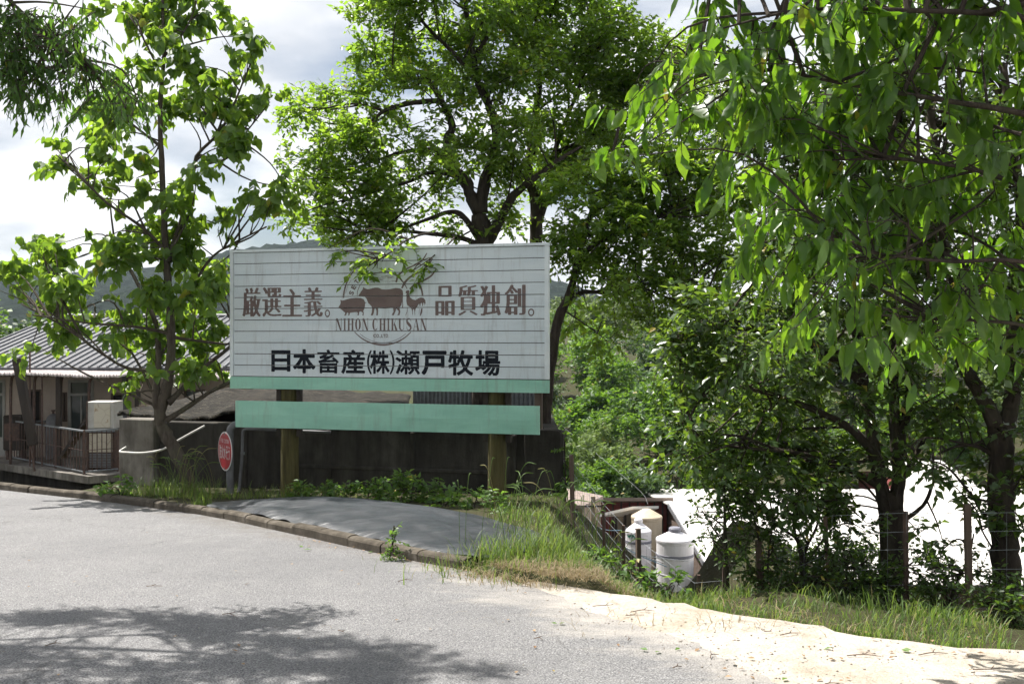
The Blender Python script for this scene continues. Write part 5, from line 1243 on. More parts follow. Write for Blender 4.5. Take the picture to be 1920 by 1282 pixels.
B2 += [(670, 476, 13.75, 26, 9, .09), (712, 486, 13.7, 24, 11, .09), (742, 474, 13.75, 22, 7, .08), (695, 503, 13.7, 14, 9, .07), (785, 496, 13.65, 22, 10, .09), (803, 492, 13.6, 13, 9, .08), (625, 470, 14.05, 22, 8, .08), (668, 498, 13.7, 10, 12, .07)]
tree('broadleaf_tree', 'big many-limbed tree rising behind the billboard, branches drooping over its top', (W(908, 640, Y2).x, Y2, -1.35), L2, B2, 'oval', M['leaf_oval'], M['bark_dark'], 102, lai=6.0, size=0.13, lps=8, L=.34, up=.15, droop=.2, sub=3.2, clump=.45)
Y2b = 18.6
t2b = lambda *pp: [(a, b, Y2b) for a, b in pp]
L2b = [([Vector((W(1005, 500, Y2b).x, Y2b, -1.6))] + [W(*p) for p in t2b((1006, 600), (1005, 453), (1003, 374), (990, 318), (1000, 262), (1005, 210), (1012, 150), (1005, 60), (1010, -60))], .16, .03),
       (t2b((1005, 420), (1017, 397), (1028, 337), (1039, 288), (1060, 230), (1090, 150), (1110, 60)), .09, .02), (t2b((1012, 150), (1060, 110), (1120, 90), (1180, 70)), .05, .015), (t2b((1039, 288), (1100, 260), (1160, 230), (1220, 190)), .05, .015)]
B2b = bl([(1000, 20, 70, 55), (1080, 25, 65, 55), (1150, 65, 50, 40), (1010, 110, 65, 50), (1090, 125, 65, 50), (1170, 130, 55, 50), (1030, 215, 50, 45), (1100, 225, 55, 45), (1175, 215, 55, 50), (1010, 320, 40, 30), (1075, 320, 50, 35), (1240, 110, 50, 50), (1260, 200, 50, 55), (1060, -60, 80, 50), (1180, 300, 50, 35), (1130, 180, 60, 45), (1050, 270, 50, 35), (1120, 280, 50, 35), (1210, 160, 50, 50), (1300, 130, 50, 50), (1130, 60, 55, 45)], Y2b, .9, 23, .9)
tree('broadleaf_tree', 'upright leafy tree just behind the right half of the billboard', (W(1005, 600, Y2b).x, Y2b, -1.6), L2b, B2b, 'oval', M['leaf_oval'], M['bark_dark'], 103, lai=6.5, size=0.13, lps=8, L=.34, up=.15, droop=.2, sub=3.2, clump=.45)
Y2c = 16.2
t2c = lambda *pp: [(a, b, Y2c) for a, b in pp]
bx = W(1018, 800, Y2c).x
L2c = [([Vector((bx, Y2c, hz(bx, Y2c) - .2))] + [W(*p) for p in t2c((1020, 830), (1026, 730), (1037, 645), (1050, 590), (1067, 555), (1079, 507), (1090, 465), (1108, 400), (1140, 320), (1160, 240))], .13, .025),
       (t2c((1064, 562), (1090, 549), (1115, 547), (1156, 552), (1200, 536), (1270, 531)), .05, .015), (t2c((1084, 480), (1130, 450), (1190, 430), (1260, 390), (1330, 350)), .05, .015), (t2c((1055, 580), (1100, 610), (1140, 640)), .015, .006), (t2c((1200, 536), (1260, 560), (1330, 570)), .025, .01), (t2c((1108, 400), (1190, 350), (1280, 300), (1370, 290)), .045, .015)]
B2c = bl([(1065, 415, 40, 35), (1130, 375, 50, 38), (1190, 345, 45, 45), (1250, 330, 50, 50), (1310, 300, 60, 55), (1055, 500, 30, 40), (1120, 490, 45, 28), (1190, 465, 50, 40), (1260, 440, 50, 45), (1320, 410, 60, 60), (1195, 555, 45, 16), (1265, 560, 55, 35), (1080, 588, 30, 16), (1130, 632, 40, 13), (1340, 530, 60, 50), (1395, 470, 60, 60), (1400, 350, 60, 65), (1240, 260, 40, 40), (1080, 370, 45, 30), (1085, 460, 35, 25), (1070, 340, 45, 30), (1130, 330, 45, 30), (1160, 470, 40, 30), (1110, 430, 45, 30), (1160, 410, 45, 35), (1230, 390, 45, 40), (1220, 510, 45, 30), (1150, 530, 40, 20), (1290, 480, 45, 40), (1300, 370, 45, 45), (1170, 600, 35, 12), (1230, 610, 40, 22), (1350, 240, 50, 50)], Y2c, .7, 24, .8)
tree('broadleaf_tree', 'leaning tree with a dark bare trunk at the right edge of the billboard', (bx, Y2c, hz(bx, Y2c)), L2c, B2c, 'oval', M['leaf_oval'], M['bark_dark'], 104, lai=6.8, size=0.13, lps=8, L=.34, up=.1, droop=.25, sub=3.4, clump=.42)

# --- trees on the bank to the right
Y3 = 9.0
t3 = lambda *pp: [(a, b, Y3) for a, b in pp]
bx3 = W(1677, 1150, Y3).x
L3 = [([Vector((bx3, Y3, hz(bx3, Y3) - .15))] + [W(*p) for p in t3((1674, 1060), (1671, 968), (1668, 930))], .125, .10),
      (t3((1664, 960), (1652, 914), (1640, 850), (1632, 793), (1620, 721), (1613, 668), (1602, 600), (1590, 500), (1560, 400), (1540, 280), (1530, 160)), .072, .02),
      (t3((1676, 950), (1685, 900), (1680, 830), (1677, 769), (1673, 673), (1672, 560), (1685, 430), (1690, 280), (1680, 140)), .07, .02),
      (t3((1682, 850), (1700, 774), (1706, 700), (1712, 640), (1730, 560)), .05, .015), (t3((1684, 905), (1714, 861), (1734, 822), (1770, 790)), .04, .01),
      (t3((1674, 985), (1700, 972), (1734, 943), (1750, 905), (1765, 880)), .028, .01),
      (t3((1640, 850), (1590, 800), (1530, 770), (1450, 740), (1370, 720), (1300, 700)), .045, .012), (t3((1620, 721), (1570, 680), (1500, 640), (1420, 620), (1330, 610), (1280, 590)), .045, .012), (t3((1652, 914), (1590, 880), (1500, 850), (1400, 840), (1300, 830)), .035, .01)]
B3 = bl([(1268, 590, 45, 38), (1330, 635, 60, 45), (1285, 695, 50, 40), (1360, 715, 65, 45), (1420, 655, 70, 50), (1295, 785, 45, 36), (1380, 795, 70, 45), (1450, 755, 70, 50), (1262, 855, 35, 20), (1340, 865, 65, 36), (1420, 865, 70, 45), (1500, 840, 70, 45), (1540, 740, 60, 50), (1580, 860, 60, 45), (1500, 620, 70, 45), (1590, 620, 50, 36), (1640, 850, 45, 35), (1720, 820, 50, 32), (1760, 780, 40, 35), (1725, 720, 40, 30), (1650, 700, 40, 35), (1480, 910, 70, 32), (1380, 925, 55, 25), (1560, 930, 55, 28), (1560, 400, 90, 70), (1680, 450, 80, 70), (1740, 1005, 28, 14), (1700, 900, 35, 14), (1480, 300, 80, 60), (1600, 280, 90, 60), (1500, 430, 80, 60), (1620, 380, 80, 60), (1440, 540, 70, 50), (1560, 540, 80, 55), (1660, 560, 70, 50), (1500, 180, 80, 60), (1620, 160, 80, 60), (1400, 200, 70, 60)], Y3, .6, 25, .7)
tree('glossy_leaved_tree', 'dark-trunked tree forking low on the bank, full of glossy leaves', (bx3, Y3, hz(bx3, Y3)), L3, B3, 'oval', M['leaf_gloss'], M['bark_dark'], 105, lai=6.5, size=0.095, lps=8, L=.26, up=.1, droop=.3, sub=5, clump=.42)
Y4 = 8.4
t4 = lambda *pp: [(a, b, Y4) for a, b in pp]
bx4 = W(1890, 1150, Y4).x
L4 = [([Vector((bx4, Y4, hz(bx4, Y4) - .15))] + [W(*p) for p in t4((1888, 1103), (1884, 1011), (1877, 970), (1879, 910), (1877, 832), (1874, 800))], .12, .095),
      (t4((1873, 815), (1862, 784), (1835, 731), (1806, 682), (1799, 630), (1793, 550), (1770, 450), (1760, 320), (1740, 180)), .075, .025), (t4((1879, 820), (1891, 780), (1899, 745), (1901, 648), (1900, 540), (1915, 420), (1900, 280), (1880, 120)), .08, .03),
      (t4((1877, 870), (1864, 856), (1835, 837), (1800, 835), (1760, 850)), .03, .01), (t4((1899, 720), (1930, 660), (1980, 600)), .05, .02), (t4((1880, 1000), (1840, 960), (1820, 920)), .014, .006), (t4((1886, 1060), (1850, 1010), (1826, 960)), .012, .005)]
B4 = bl([(1850, 560, 60, 45), (1905, 630, 40, 45), (1780, 640, 50, 36), (1800, 760, 40, 35), (1830, 880, 40, 25), (1790, 915, 35, 20), (1905, 880, 30, 28), (1912, 760, 30, 40), (1835, 985, 32, 22), (1905, 1000, 30, 25), (1950, 850, 50, 70), (1980, 650, 70, 60), (1840, 440, 80, 60), (1930, 480, 70, 60), (1730, 860, 40, 20), (1760, 340, 80, 60), (1880, 340, 70, 60), (1720, 450, 70, 60), (1780, 550, 70, 50), (1720, 220, 80, 60), (1850, 220, 80, 60), (1740, 100, 80, 60), (1860, 90, 80, 60), (1960, 200, 80, 100)], Y4, .55, 26, .6)
tree('glossy_leaved_tree', 'thick dark tree splitting in a wide V, standing past the sandy verge', (bx4, Y4, hz(bx4, Y4)), L4, B4, 'oval', M['leaf_gloss'], M['bark_dark'], 106, lai=5.5, size=0.095, lps=8, L=.26, up=.1, droop=.3, sub=5, clump=.42)

# --- near branch with long hanging leaves; its trunk stands outside the picture on the right
Y5 = 4.9
tb = Vector((5.4, 4.6, hz(5.4, 4.6)))
L5 = [([tb - Vector((0, 0, .2)), tb + Vector((-.05, .05, 1.4)), tb + Vector((-.2, .1, 2.8)), tb + Vector((-.1, .3, 4.6)), tb + Vector((.2, .3, 6.2))], .16, .05),
      ([tb + Vector((-.15, .1, 2.3)), (2060, 560, 4.7), (1920, 492, 4.7), (1780, 490, 4.75), (1660, 478, 4.8), (1540, 460, 4.9)], .018, .004), ([tb + Vector((-.2, .1, 2.7)), (2060, 420, 4.8), (1920, 352, 4.8), (1830, 320, 4.8), (1700, 300, 4.9), (1560, 300, 5.0)], .02, .004),
      ([tb + Vector((-.2, .15, 3.0)), (2080, 280, 4.7), (1920, 215, 4.7), (1780, 190, 4.7), (1600, 160, 4.8), (1420, 130, 4.9), (1280, 150, 5.0)], .024, .004), ([tb + Vector((-.15, .2, 3.5)), (2080, 60, 4.6), (1900, 30, 4.6), (1700, 20, 4.6), (1500, 20, 4.7), (1330, 60, 4.8)], .024, .004),
      ([tb + Vector((-.15, .1, 2.0)), (2080, 660, 4.8), (1920, 610, 4.8), (1800, 600, 4.9), (1700, 600, 5.0)], .016, .004), ([tb + Vector((-.1, .2, 4.0)), (2000, -140, 4.6), (1800, -160, 4.7), (1550, -120, 4.8)], .05, .01)]
B5 = bl([(1350, 20, 50, 50), (1440, 40, 60, 55), (1540, 40, 65, 60), (1640, 30, 65, 55), (1750, 40, 65, 60), (1860, 50, 60, 60), (1270, 120, 40, 38), (1350, 130, 55, 45), (1440, 140, 60, 50), (1540, 150, 60, 55), (1640, 150, 60, 55), (1740, 170, 60, 55), (1850, 170, 60, 60), (1190, 180, 28, 40), (1180, 260, 26, 30), (1250, 210, 35, 40), (1330, 220, 40, 40), (1420, 230, 50, 45), (1520, 250, 60, 45), (1610, 240, 55, 45), (1700, 270, 60, 45), (1800, 290, 60, 50), (1890, 300, 40, 60),
         (1400, 310, 35, 28), (1480, 350, 40, 35), (1560, 350, 50, 40), (1460, 400, 40, 36), (1420, 440, 30, 28), (1520, 440, 50, 40), (1600, 430, 50, 45), (1690, 390, 55, 45), (1780, 400, 55, 50), (1880, 410, 50, 50), (1480, 500, 35, 35), (1540, 530, 40, 35), (1500, 590, 28, 32), (1610, 530, 45, 40), (1690, 510, 50, 45), (1780, 520, 50, 45), (1880, 540, 45, 45), (1640, 620, 38, 34), (1700, 640, 40, 30), (1770, 620, 40, 36), (1860, 640, 40, 30), (1990, 60, 60, 60), (2000, 180, 60, 60), (1990, 300, 60, 55), (2000, 420, 60, 55), (1990, 540, 55, 50), (2110, 120, 60, 70), (2110, 260, 60, 60), (2110, 400, 60, 60), (1990, 650, 45, 35), (1640, -60, 120, 50), (1850, -60, 100, 60)], 5.1, .42, 27, .55)
B5 += [((x, y, z), (rx, ry, rz)) for x, y, z, rx, ry, rz in ((2.2, 5.2, 5.6, .9, .7, .5), (3.4, 5.4, 5.9, 1, .8, .6), (4.6, 5.2, 6.4, 1.1, 1, .8), (1.2, 5.3, 5.3, .7, .5, .35), (3.0, 4.3, 6.2, 1, .8, .6), (5.6, 4.8, 7.2, 1.2, 1.1, .9), (4.2, 4.2, 4.6, .8, .8, .8), (5.4, 5.0, 4.6, .8, .8, 1.0))]  # unseen upper crown, added to shade the leaves hanging below
tree('long_leaved_tree', 'roadside tree overhanging with long pointed drooping leaves', tuple(tb), L5, B5, 'long', M['leaf_long'], M['bark_dark'], 107, tw=.5, lai=7.0, size=0.165, lps=5, L=.2, up=.0, droop=.6, hang=.72, sub=7, tilt=.75, clump=.5)

# --- tree at the left roadside whose canopy hangs into the top left corner and shades the road
tb6 = Vector((-9.6, 5.4, 0.55)); rf0 = random.Random(4)
def at(x, y, z): return Vector((x, y, z))
L6 = [([tb6 - at(0, 0, .3), tb6 + at(.1, .1, 2), tb6 + at(.5, .4, 3.8), tb6 + at(1.0, .8, 5.2), tb6 + at(1.4, 1, 7)], .26, .12),
      ([at(-9.0, 5.8, 4.4), at(-8.0, 6.6, 5.5), at(-6.8, 7.2, 6.1), at(-5.6, 7.4, 6.2), at(-4.4, 7.3, 6.3), at(-3.2, 6.9, 6.4)], .10, .012),
      ([at(-7.6, 6.8, 5.7), at(-5.6, 7.3, 5.6), W(-60, -40, 7.4), W(60, 40, 7.5), W(120, 90, 7.5), W(190, 150, 7.5)], .026, .004), ([at(-8.6, 6.2, 5.2), at(-7.2, 6.3, 6.1), at(-5.8, 6.3, 6.4), at(-4.4, 6.2, 6.5)], .06, .012), ([at(-8.8, 5.9, 4.6), at(-9.4, 5.0, 6.0), at(-10, 4.8, 7.2)], .08, .03)]
B6 = [(W(p[0], p[1], p[2] - 1.9), (p[3] / F * (p[2] - 1.9), .36, p[4] / F * (p[2] - 1.9))) for p in ((25, 20, 9.2, 60, 50), (100, 15, 9.3, 50, 28), (60, 60, 9.3, 45, 35), (70, 95, 9.3, 40, 28), (20, 100, 9.2, 45, 45), (230, 160, 9.5, 35, 30), (250, 200, 9.5, 22, 20), (140, 75, 9.4, 30, 22), (15, 150, 9.2, 22, 30), (60, 130, 9.4, 40, 32), (110, 130, 9.4, 45, 36), (160, 110, 9.4, 40, 32), (150, 165, 9.4, 40, 30), (200, 140, 9.5, 38, 36), (190, 190, 9.5, 28, 22), (90, 165, 9.4, 32, 18), (130, 200, 9.5, 18, 14), (170, 12, 9.4, 24, 10), (-40, 60, 9.2, 50, 80))]
for px, py, rp in ((60, 1160, 80), (170, 1165, 80), (280, 1162, 75), (380, 1178, 55), (470, 1195, 70), (560, 1200, 45), (640, 1215, 65), (725, 1226, 45), (40, 1225, 60), (170, 1250, 50), (330, 1255, 70), (450, 1245, 70), (560, 1260, 80), (680, 1262, 75), (60, 1285, 80), (800, 1240, 45), (865, 1254, 30), (770, 1280, 70), (-90, 1160, 100), (-90, 1260, 110), (230, 1300, 90), (420, 1310, 90), (620, 1320, 90)):
    g_ = plane_pt(px, py); zc = 6.1 + rf0.uniform(-.4, .5); hh = zc - float(PL(g_[1])); rr_ = rp / F * g_[1]
    B6.append(((g_[0] + sdir.x / sdir.z * hh, g_[1] + sdir.y / sdir.z * hh, zc), (rr_ * 1.05, rr_ * .8, .5)))
B6 += [((x, y, z), (rx, ry, rz)) for x, y, z, rx, ry, rz in ((-7.6, 7.0, 6.8, .9, .8, .6), (-8.4, 6.2, 7.6, 1.1, 1, .8), (-9.2, 6.0, 8.6, 1.3, 1.2, .9), (-10.4, 5.6, 7.6, 1.2, 1.2, .9), (-9.4, 4.6, 7.0, 1.0, 1.0, .8))]
tree('narrow_leaved_tree', 'roadside tree whose canopy of narrow leaves hangs down against the sky beside the heart-leaved tree', tuple(tb6), L6, B6, 'lance', M['leaf_lance'], M['bark_grey'], 108, lai=7.0, size=0.10, lps=8, L=.24, up=.0, droop=.6, hang=.5, sub=4, tilt=.7, clump=.5)

# --- undergrowth on the bank
def bush(name, label, px, Y, stems, blobs, seed, kind='oval', mat=None, cat='shrub', parts=0, group=None, **kw):
    x = (px - 960) / F * Y; z = hz(x, Y); b0 = Vector((x, Y, z))
    lm = [([b0 - Vector((0, 0, .1)) + Vector((random.uniform(-.05, .05), 0, 0))] + [p if isinstance(p, Vector) else W(*p) for p in st], r, .006) for st, r in stems]
    k_ = dict(lai=4.5, size=.06, lps=8, L=.2, up=.25, droop=.2, sub=6, clump=.45); k_.update(kw)
    return tree(name, label, tuple(b0), lm, blobs, kind, mat or M['leaf_shrub'], M['bark_dark'], seed, parts=parts, cat=cat, group=group, **k_)
Yb = 8.8
bush('shrub', 'small multi-stemmed tree with bare lower stems left of the forked trunk', 1508, Yb, [([(1503, 1040, Yb), (1490, 1000, Yb), (1488, 940, Yb), (1480, 880, Yb)], .03), ([(1508, 1045, Yb), (1530, 990, Yb), (1545, 930, Yb)], .022), ([(1500, 1030, Yb), (1465, 990, Yb), (1435, 950, Yb)], .02)],
     bl([(1440, 935, 55, 30), (1500, 955, 60, 35), (1400, 955, 40, 32), (1560, 945, 50, 35), (1380, 905, 45, 28), (1600, 985, 30, 22)], Yb, .4, 31, .3), 111, size=.07, lai=3.2)
bush('shrub', 'dense dark bush at the foot of the forked trunk', 1590, 8.3, [([(1588, 1080, 8.3), (1580, 1040, 8.3)], .02), ([(1600, 1080, 8.3), (1625, 1050, 8.3)], .018)], bl([(1590, 1075, 55, 45), (1540, 1075, 42, 38), (1640, 1095, 38, 34), (1575, 1030, 30, 20), (1480, 1105, 40, 16)], 8.3, .35, 32, .2), 112, lai=5.3)
bush('shrub', 'loose low bush between the two dark trunks', 1775, 8.0, [([(1772, 1100, 8.0), (1760, 1050, 8.0)], .014), ([(1790, 1100, 8.0), (1815, 1050, 8.0), (1826, 1000, 8.0)], .014)], bl([(1755, 1085, 45, 34), (1825, 1090, 45, 36), (1785, 1055, 32, 20), (1720, 1065, 25, 18), (1770, 1125, 70, 22)], 8.0, .3, 33, .2), 113, lai=3.8)
bush('shrub', 'low leafy bush round the foot of the V-shaped tree', 1905, 7.4, [([(1905, 1140, 7.4), (1900, 1100, 7.4)], .014)], bl([(1890, 1130, 40, 34), (1930, 1110, 40, 50), (1860, 1145, 35, 22)], 7.4, .3, 34, .15), 114, lai=4.1)
bush('sapling', 'thin straight sapling in front of the white barn roof', 1362, 8.9, [([(1361, 1050, 8.9), (1359, 990, 8.9), (1358, 930, 8.9), (1352, 880, 8.9)], .028)], bl([(1355, 935, 35, 25), (1330, 985, 22, 14), (1340, 1010, 18, 12), (1312, 960, 18, 14), (1385, 1000, 22, 18), (1395, 1060, 22, 26)], 8.9, .25, 35, .2), 115, cat='sapling', lai=3.4)
bush('sapling', 'pair of thin leafy stems beside the straight sapling', 1432, 8.6, [([(1430, 1060, 8.6), (1420, 1000, 8.6), (1410, 950, 8.6)], .014), ([(1440, 1060, 8.6), (1446, 1000, 8.6), (1450, 950, 8.6)], .012)], bl([(1415, 1000, 25, 20), (1445, 1010, 22, 22), (1430, 1065, 34, 26), (1460, 1060, 25, 22)], 8.6, .25, 36, .15), 116, cat='sapling', lai=3.6)
bush('vine', 'bright green vine hanging down the end of the concrete wall', 1062, 14.35, [([(1061, 940, 14.35), (1060, 880, 14.35), (1058, 820, 14.35)], .012)], bl([(1063, 838, 8, 22), (1066, 880, 11, 24), (1062, 920, 9, 18), (1068, 955, 11, 14)], 14.35, .12, 37, .05), 117, cat='vine', kind='heart', mat=M['leaf_weed'], size=.09, lps=5, lai=3.6, hang=.3)
for i, (px, Y, lb_) in enumerate(((1440, 8.6, 'low dark bramble below the twin saplings'), (1490, 9.4, 'low dark bramble under the multi-stemmed tree'), (1545, 9.6, 'low bramble behind the dense dark bush'), (1640, 9.8, 'low bramble just left of the forked trunk'), (1710, 9.4, 'low bramble just right of the forked trunk'), (1400, 9.8, 'low bramble beside the straight sapling, above the barn eave'), (1385, 8.9, 'low bramble at the foot of the straight sapling'))):
    x = (px - 960) / F * Y; z = hz(x, Y)
    bush('bramble', lb_, px, Y, [([Vector((x, Y, z + .2)), Vector((x + .05, Y, z + .4))], .01)], [(Vector((x, Y, z + .12)), (.55, .4, .16)), (Vector((x + .3, Y + .2, z + .1)), (.4, .4, .15))], 170 + i, cat='bramble', size=.065)
# weeds behind the weed sheet and along the kerb
wlist = [(575, 925, 14.0, 30, 24), (610, 930, 13.9, 30, 22), (650, 926, 13.8, 30, 26), (690, 930, 13.7, 32, 24), (730, 924, 13.6, 34, 30), (772, 922, 13.5, 36, 32), (815, 930, 13.3, 36, 30), (855, 938, 13.0, 34, 28), (890, 948, 12.7, 32, 28), (925, 960, 12.3, 28, 28), (955, 975, 11.9, 24, 24), (750, 940, 13.2, 30, 18), (835, 950, 12.7, 30, 18), (540, 935, 14.05, 22, 14)]
for i, (px, py, Y, rx, ry) in enumerate(wlist):
    x = (px - 960) / F * Y; z = hz(x, Y); hgt = W(px, py - ry, Y).z - z
    bush('weed_plant', 'leafy green weed growing between the weed sheet and the dark concrete wall', px, Y, [([Vector((x, Y, z + hgt * .5)), Vector((x + .05, Y, z + hgt * .9))], .01)][:0] + [([(px, py, Y), (px + 4, py - ry * .6, Y)], .008)],
         [(W(px, py + 4, Y), (rx / F * Y, .22, ry / F * Y))], 130 + i, mat=M['leaf_weed'], cat='weed', size=.10, lps=6, lai=4.2, L=.16, group='weeds behind the weed sheet', up=.4)
bush('weed_plant', 'bushy weed at the foot of the pale concrete pier', 225, 14.2, [([(224, 930, 14.2), (222, 915, 14.2)], .01)], [(W(222, 920, 14.2), (.17, .15, .15)), (W(235, 935, 14.2), (.16, .12, .09)), (W(213, 935, 14.2), (.13, .12, .08))], 150, mat=M['leaf_weed'], cat='weed', size=.11, lps=5, lai=3.6, L=.16)
bush('weed_plant', 'single upright weed growing from a joint of the kerb', 733, 8.75, [([(734, 1030, 8.75), (737, 1000, 8.75), (739, 985, 8.75)], .005)], [(W(732, 1035, 8.75), (.07, .06, .06)), (W(736, 1012, 8.75), (.05, .04, .06)), (W(739, 992, 8.75), (.02, .02, .04))], 151, mat=M['leaf_weed'], cat='weed', size=.05, lps=5, lai=3.8, L=.08)
for i, (px, py, Y) in enumerate(((1110, 1055, 8.8), (1150, 1070, 8.5), (1200, 1088, 8.2), (1250, 1098, 8.0), (1135, 1045, 9.0))):
    bush('weed_plant', 'yellow-green broad-leaved weed on the grassy bank below the tanks', px, Y, [([(px, py, Y)], .006)], [(W(px, py, Y), (.17, .14, .075))], 160 + i, mat=M['leaf_weed'], cat='weed', size=.08, lps=5, lai=3.6, L=.14, group='weeds on the grassy bank')

# ------------------------------------------------------------------ grass
def blades(P, Ln, wd, lean, r_, curve=.5):
    n = len(P); th = r_.uniform(0, 2 * math.pi, n); d = np.stack([np.cos(th), np.sin(th), np.zeros(n)], 1); s_ = np.stack([-np.sin(th), np.cos(th), np.zeros(n)], 1)
    Ln = Ln[:, None]; le = (lean * r_.uniform(.3, 1.3, n))[:, None]; V = []
    for t, w_ in ((0, 1.0), (.4, .85), (.75, .55)):
        c = P + np.array([0, 0, 1]) * Ln * (t - .25 * le * t * t) + d * Ln * le * t * t * curve * 1.6
        V += [c - s_ * wd[:, None] * w_ * .5, c + s_ * wd[:, None] * w_ * .5]
    V.append(P + np.array([0, 0, 1]) * Ln * (1 - .32 * le) + d * Ln * le * curve * 1.6)
    V = np.stack(V, 1); f = np.array([(0, 1, 3), (0, 3, 2), (2, 3, 5), (2, 5, 4), (4, 5, 6)])
    return V.reshape(-1, 3), (f[None] + (np.arange(n) * 7)[:, None, None]).reshape(-1, 3)
rg = np.random.default_rng(55)
def along(line_, n, d0, d1, ln0, ln1, wd, lean):
    """blades in a band beside a polyline; d is measured to its valley side"""
    line_ = np.array(line_); seg = np.hypot(*np.diff(line_, axis=0).T); cu = np.concatenate([[0], np.cumsum(seg)])
    s_ = rg.uniform(0, cu[-1], n); x = np.interp(s_, cu, line_[:, 0]); y = np.interp(s_, cu, line_[:, 1])
    k = np.clip(np.searchsorted(cu, s_) - 1, 0, len(seg) - 1); dr = np.diff(line_, axis=0)[k] / seg[k][:, None]
    o = d0 + (d1 - d0) * rg.random(n) ** 1.0
    cl = .5 + .5 * np.sin(s_ * 7.3 + o * 9) * np.sin(s_ * 3.1 - o * 5)
    x = x - dr[:, 1] * o; y = y + dr[:, 0] * o
    P = np.stack([x, y, H(x, y) - .02], 1); keep = rg.random(n) < .35 + .65 * cl; P = P[keep]
    Ln = (ln0 + (ln1 - ln0) * rg.random(n) * (.4 + .6 * cl))[keep]
    return P, Ln, np.full(len(P), wd) * rg.uniform(.6, 1.3, len(P)), lean
GV, GT, nb_ = [], [], 0
def put(P, Ln, wd, lean):
    global nb_
    V, T = blades(P, Ln, wd, lean, rg); GV.append(V); GT.append(T + nb_); nb_ += len(V)
VE = np.array(VERGE)
put(*along(VE[:9], 15000, 0.02, 1.0, .05, .17, .006, 1.0))
put(*along(VE[:9], 9000, 0.5, 2.4, .10, .26, .008, .8))
pass
put(*along(VE[5:9], 5000, 0.02, 1.2, .06, .2, .006, 1.0))
hill_ = [np.array((.05, 8.2)), np.array((.3, 8.0)), np.array((.75, 7.5)), np.array((1.3, 7.05))]
put(*along(hill_, 3600, .1, 2.2, .06, .22, .007, .8))
back_ = [np.array((.1, 10.6)), np.array((.5, 9.6)), np.array((.95, 9.0))]
put(*along(back_[::-1], 100, .1, .5, .1, .3, .008, .7))
pts = []
for (px, Y, n, rx, ry_, l0, l1) in ((915, 8.35, 160, .15, .12, .12, .34), (965, 8.4, 130, .12, .14, .12, .36), (1010, 8.6, 190, .16, .18, .14, .36), (1055, 9.0, 220, .18, .22, .12, .28), (1095, 8.9, 200, .18, .2, .10, .24), (1020, 11.0, 120, .2, .35, .1, .26), (960, 11.2, 70, .16, .2, .15, .35), (1150, 8.7, 200, .3, .3, .10, .22),
                                   (310, 14.3, 110, .2, .12, .15, .38), (350, 14.1, 170, .26, .14, .18, .45), (385, 14.0, 90, .2, .12, .15, .38), (285, 14.35, 160, .15, .12, .15, .35), (235, 14.35, 120, .2, .1, .08, .2), (415, 13.9, 120, .3, .1, .08, .2), (375, 12.75, 120, .10, .06, .1, .3), (505, 14.0, 160, .35, .15, .1, .25), (600, 13.9, 240, .5, .2, .1, .3), (735, 8.72, 60, .08, .05, .03, .08), (1000, 8.0, 500, .45, .25, .05, .2), (880, 8.25, 180, .18, .1, .06, .22)):
    x0 = (px - 960) / F * Y; x = rg.normal(x0, rx, n); y = rg.normal(Y, ry_, n)
    put(np.stack([x, y, H(x, y) - .02], 1), rg.uniform(l0, l1, n), rg.uniform(.004, .010, n), .75)
x = rg.uniform(-.2, 1.6, 3800); y = rg.uniform(9.0, 14.3, 3800); put(np.stack([x, y, H(x, y) - .02], 1), rg.uniform(.04, .13, 3800), rg.uniform(.004, .009, 3800), 1.0)
tag(npmesh('grass', np.concatenate(GV), np.concatenate(GT), M['grass']), 'green grass growing along the verge, the bank and the wall foot', 'grass', kind='stuff')
# dead straw at the asphalt edge
GV, GT, nb_ = [], [], 0
for (px, Y, n, rx, ry_) in ((985, 7.9, 900, .28, .12), (1060, 7.6, 700, .25, .1), (1120, 7.45, 400, .25, .1), (1500, 6.2, 250, .8, .15)):
    x0 = (px - 960) / F * Y; x = rg.normal(x0, rx, n); y = rg.normal(Y, ry_, n)
    put(np.stack([x, y, H(x, y) + .0], 1), rg.uniform(.04, .12, n), rg.uniform(.003, .006, n), 2.2)
tag(npmesh('dry_grass', np.concatenate(GV), np.concatenate(GT), M['dry_grass']), 'matted dry straw at the edge of the asphalt', 'dry grass', kind='stuff')
# flowering grass stalks with seed heads
sv = MB()
for (px, Y, n, sp) in ((350, 14.1, 26, .35), (320, 14.3, 12, .25), (960, 9.0, 16, .5), (1040, 9.8, 16, .5), (930, 11.3, 7, .3), (1100, 9.3, 10, .5)):
    for _ in range(n):
        x = (px - 960) / F * Y + random.gauss(0, sp * .6); y = Y + random.gauss(0, .15); z = hz(x, y); h_ = random.uniform(.45, .75); a = random.uniform(0, 6.28); le = random.uniform(.1, .4)
        p = [Vector((x, y, z)), Vector((x + math.cos(a) * le * .25, y + math.sin(a) * le * .25, z + h_ * .55)), Vector((x + math.cos(a) * le * .7, y + math.sin(a) * le * .7, z + h_ * .9)), Vector((x + math.cos(a) * le * 1.2, y + math.sin(a) * le * 1.2, z + h_ * .92))]
        sv.tube(spline(p, 4), [.0025] * 8 + [.004, .006, .006, .005, .002], 4, cap=False)
tag(sv.build('seed_grass', M['grass']), 'tall grass stalks with drooping seed heads', 'grass', kind='stuff')

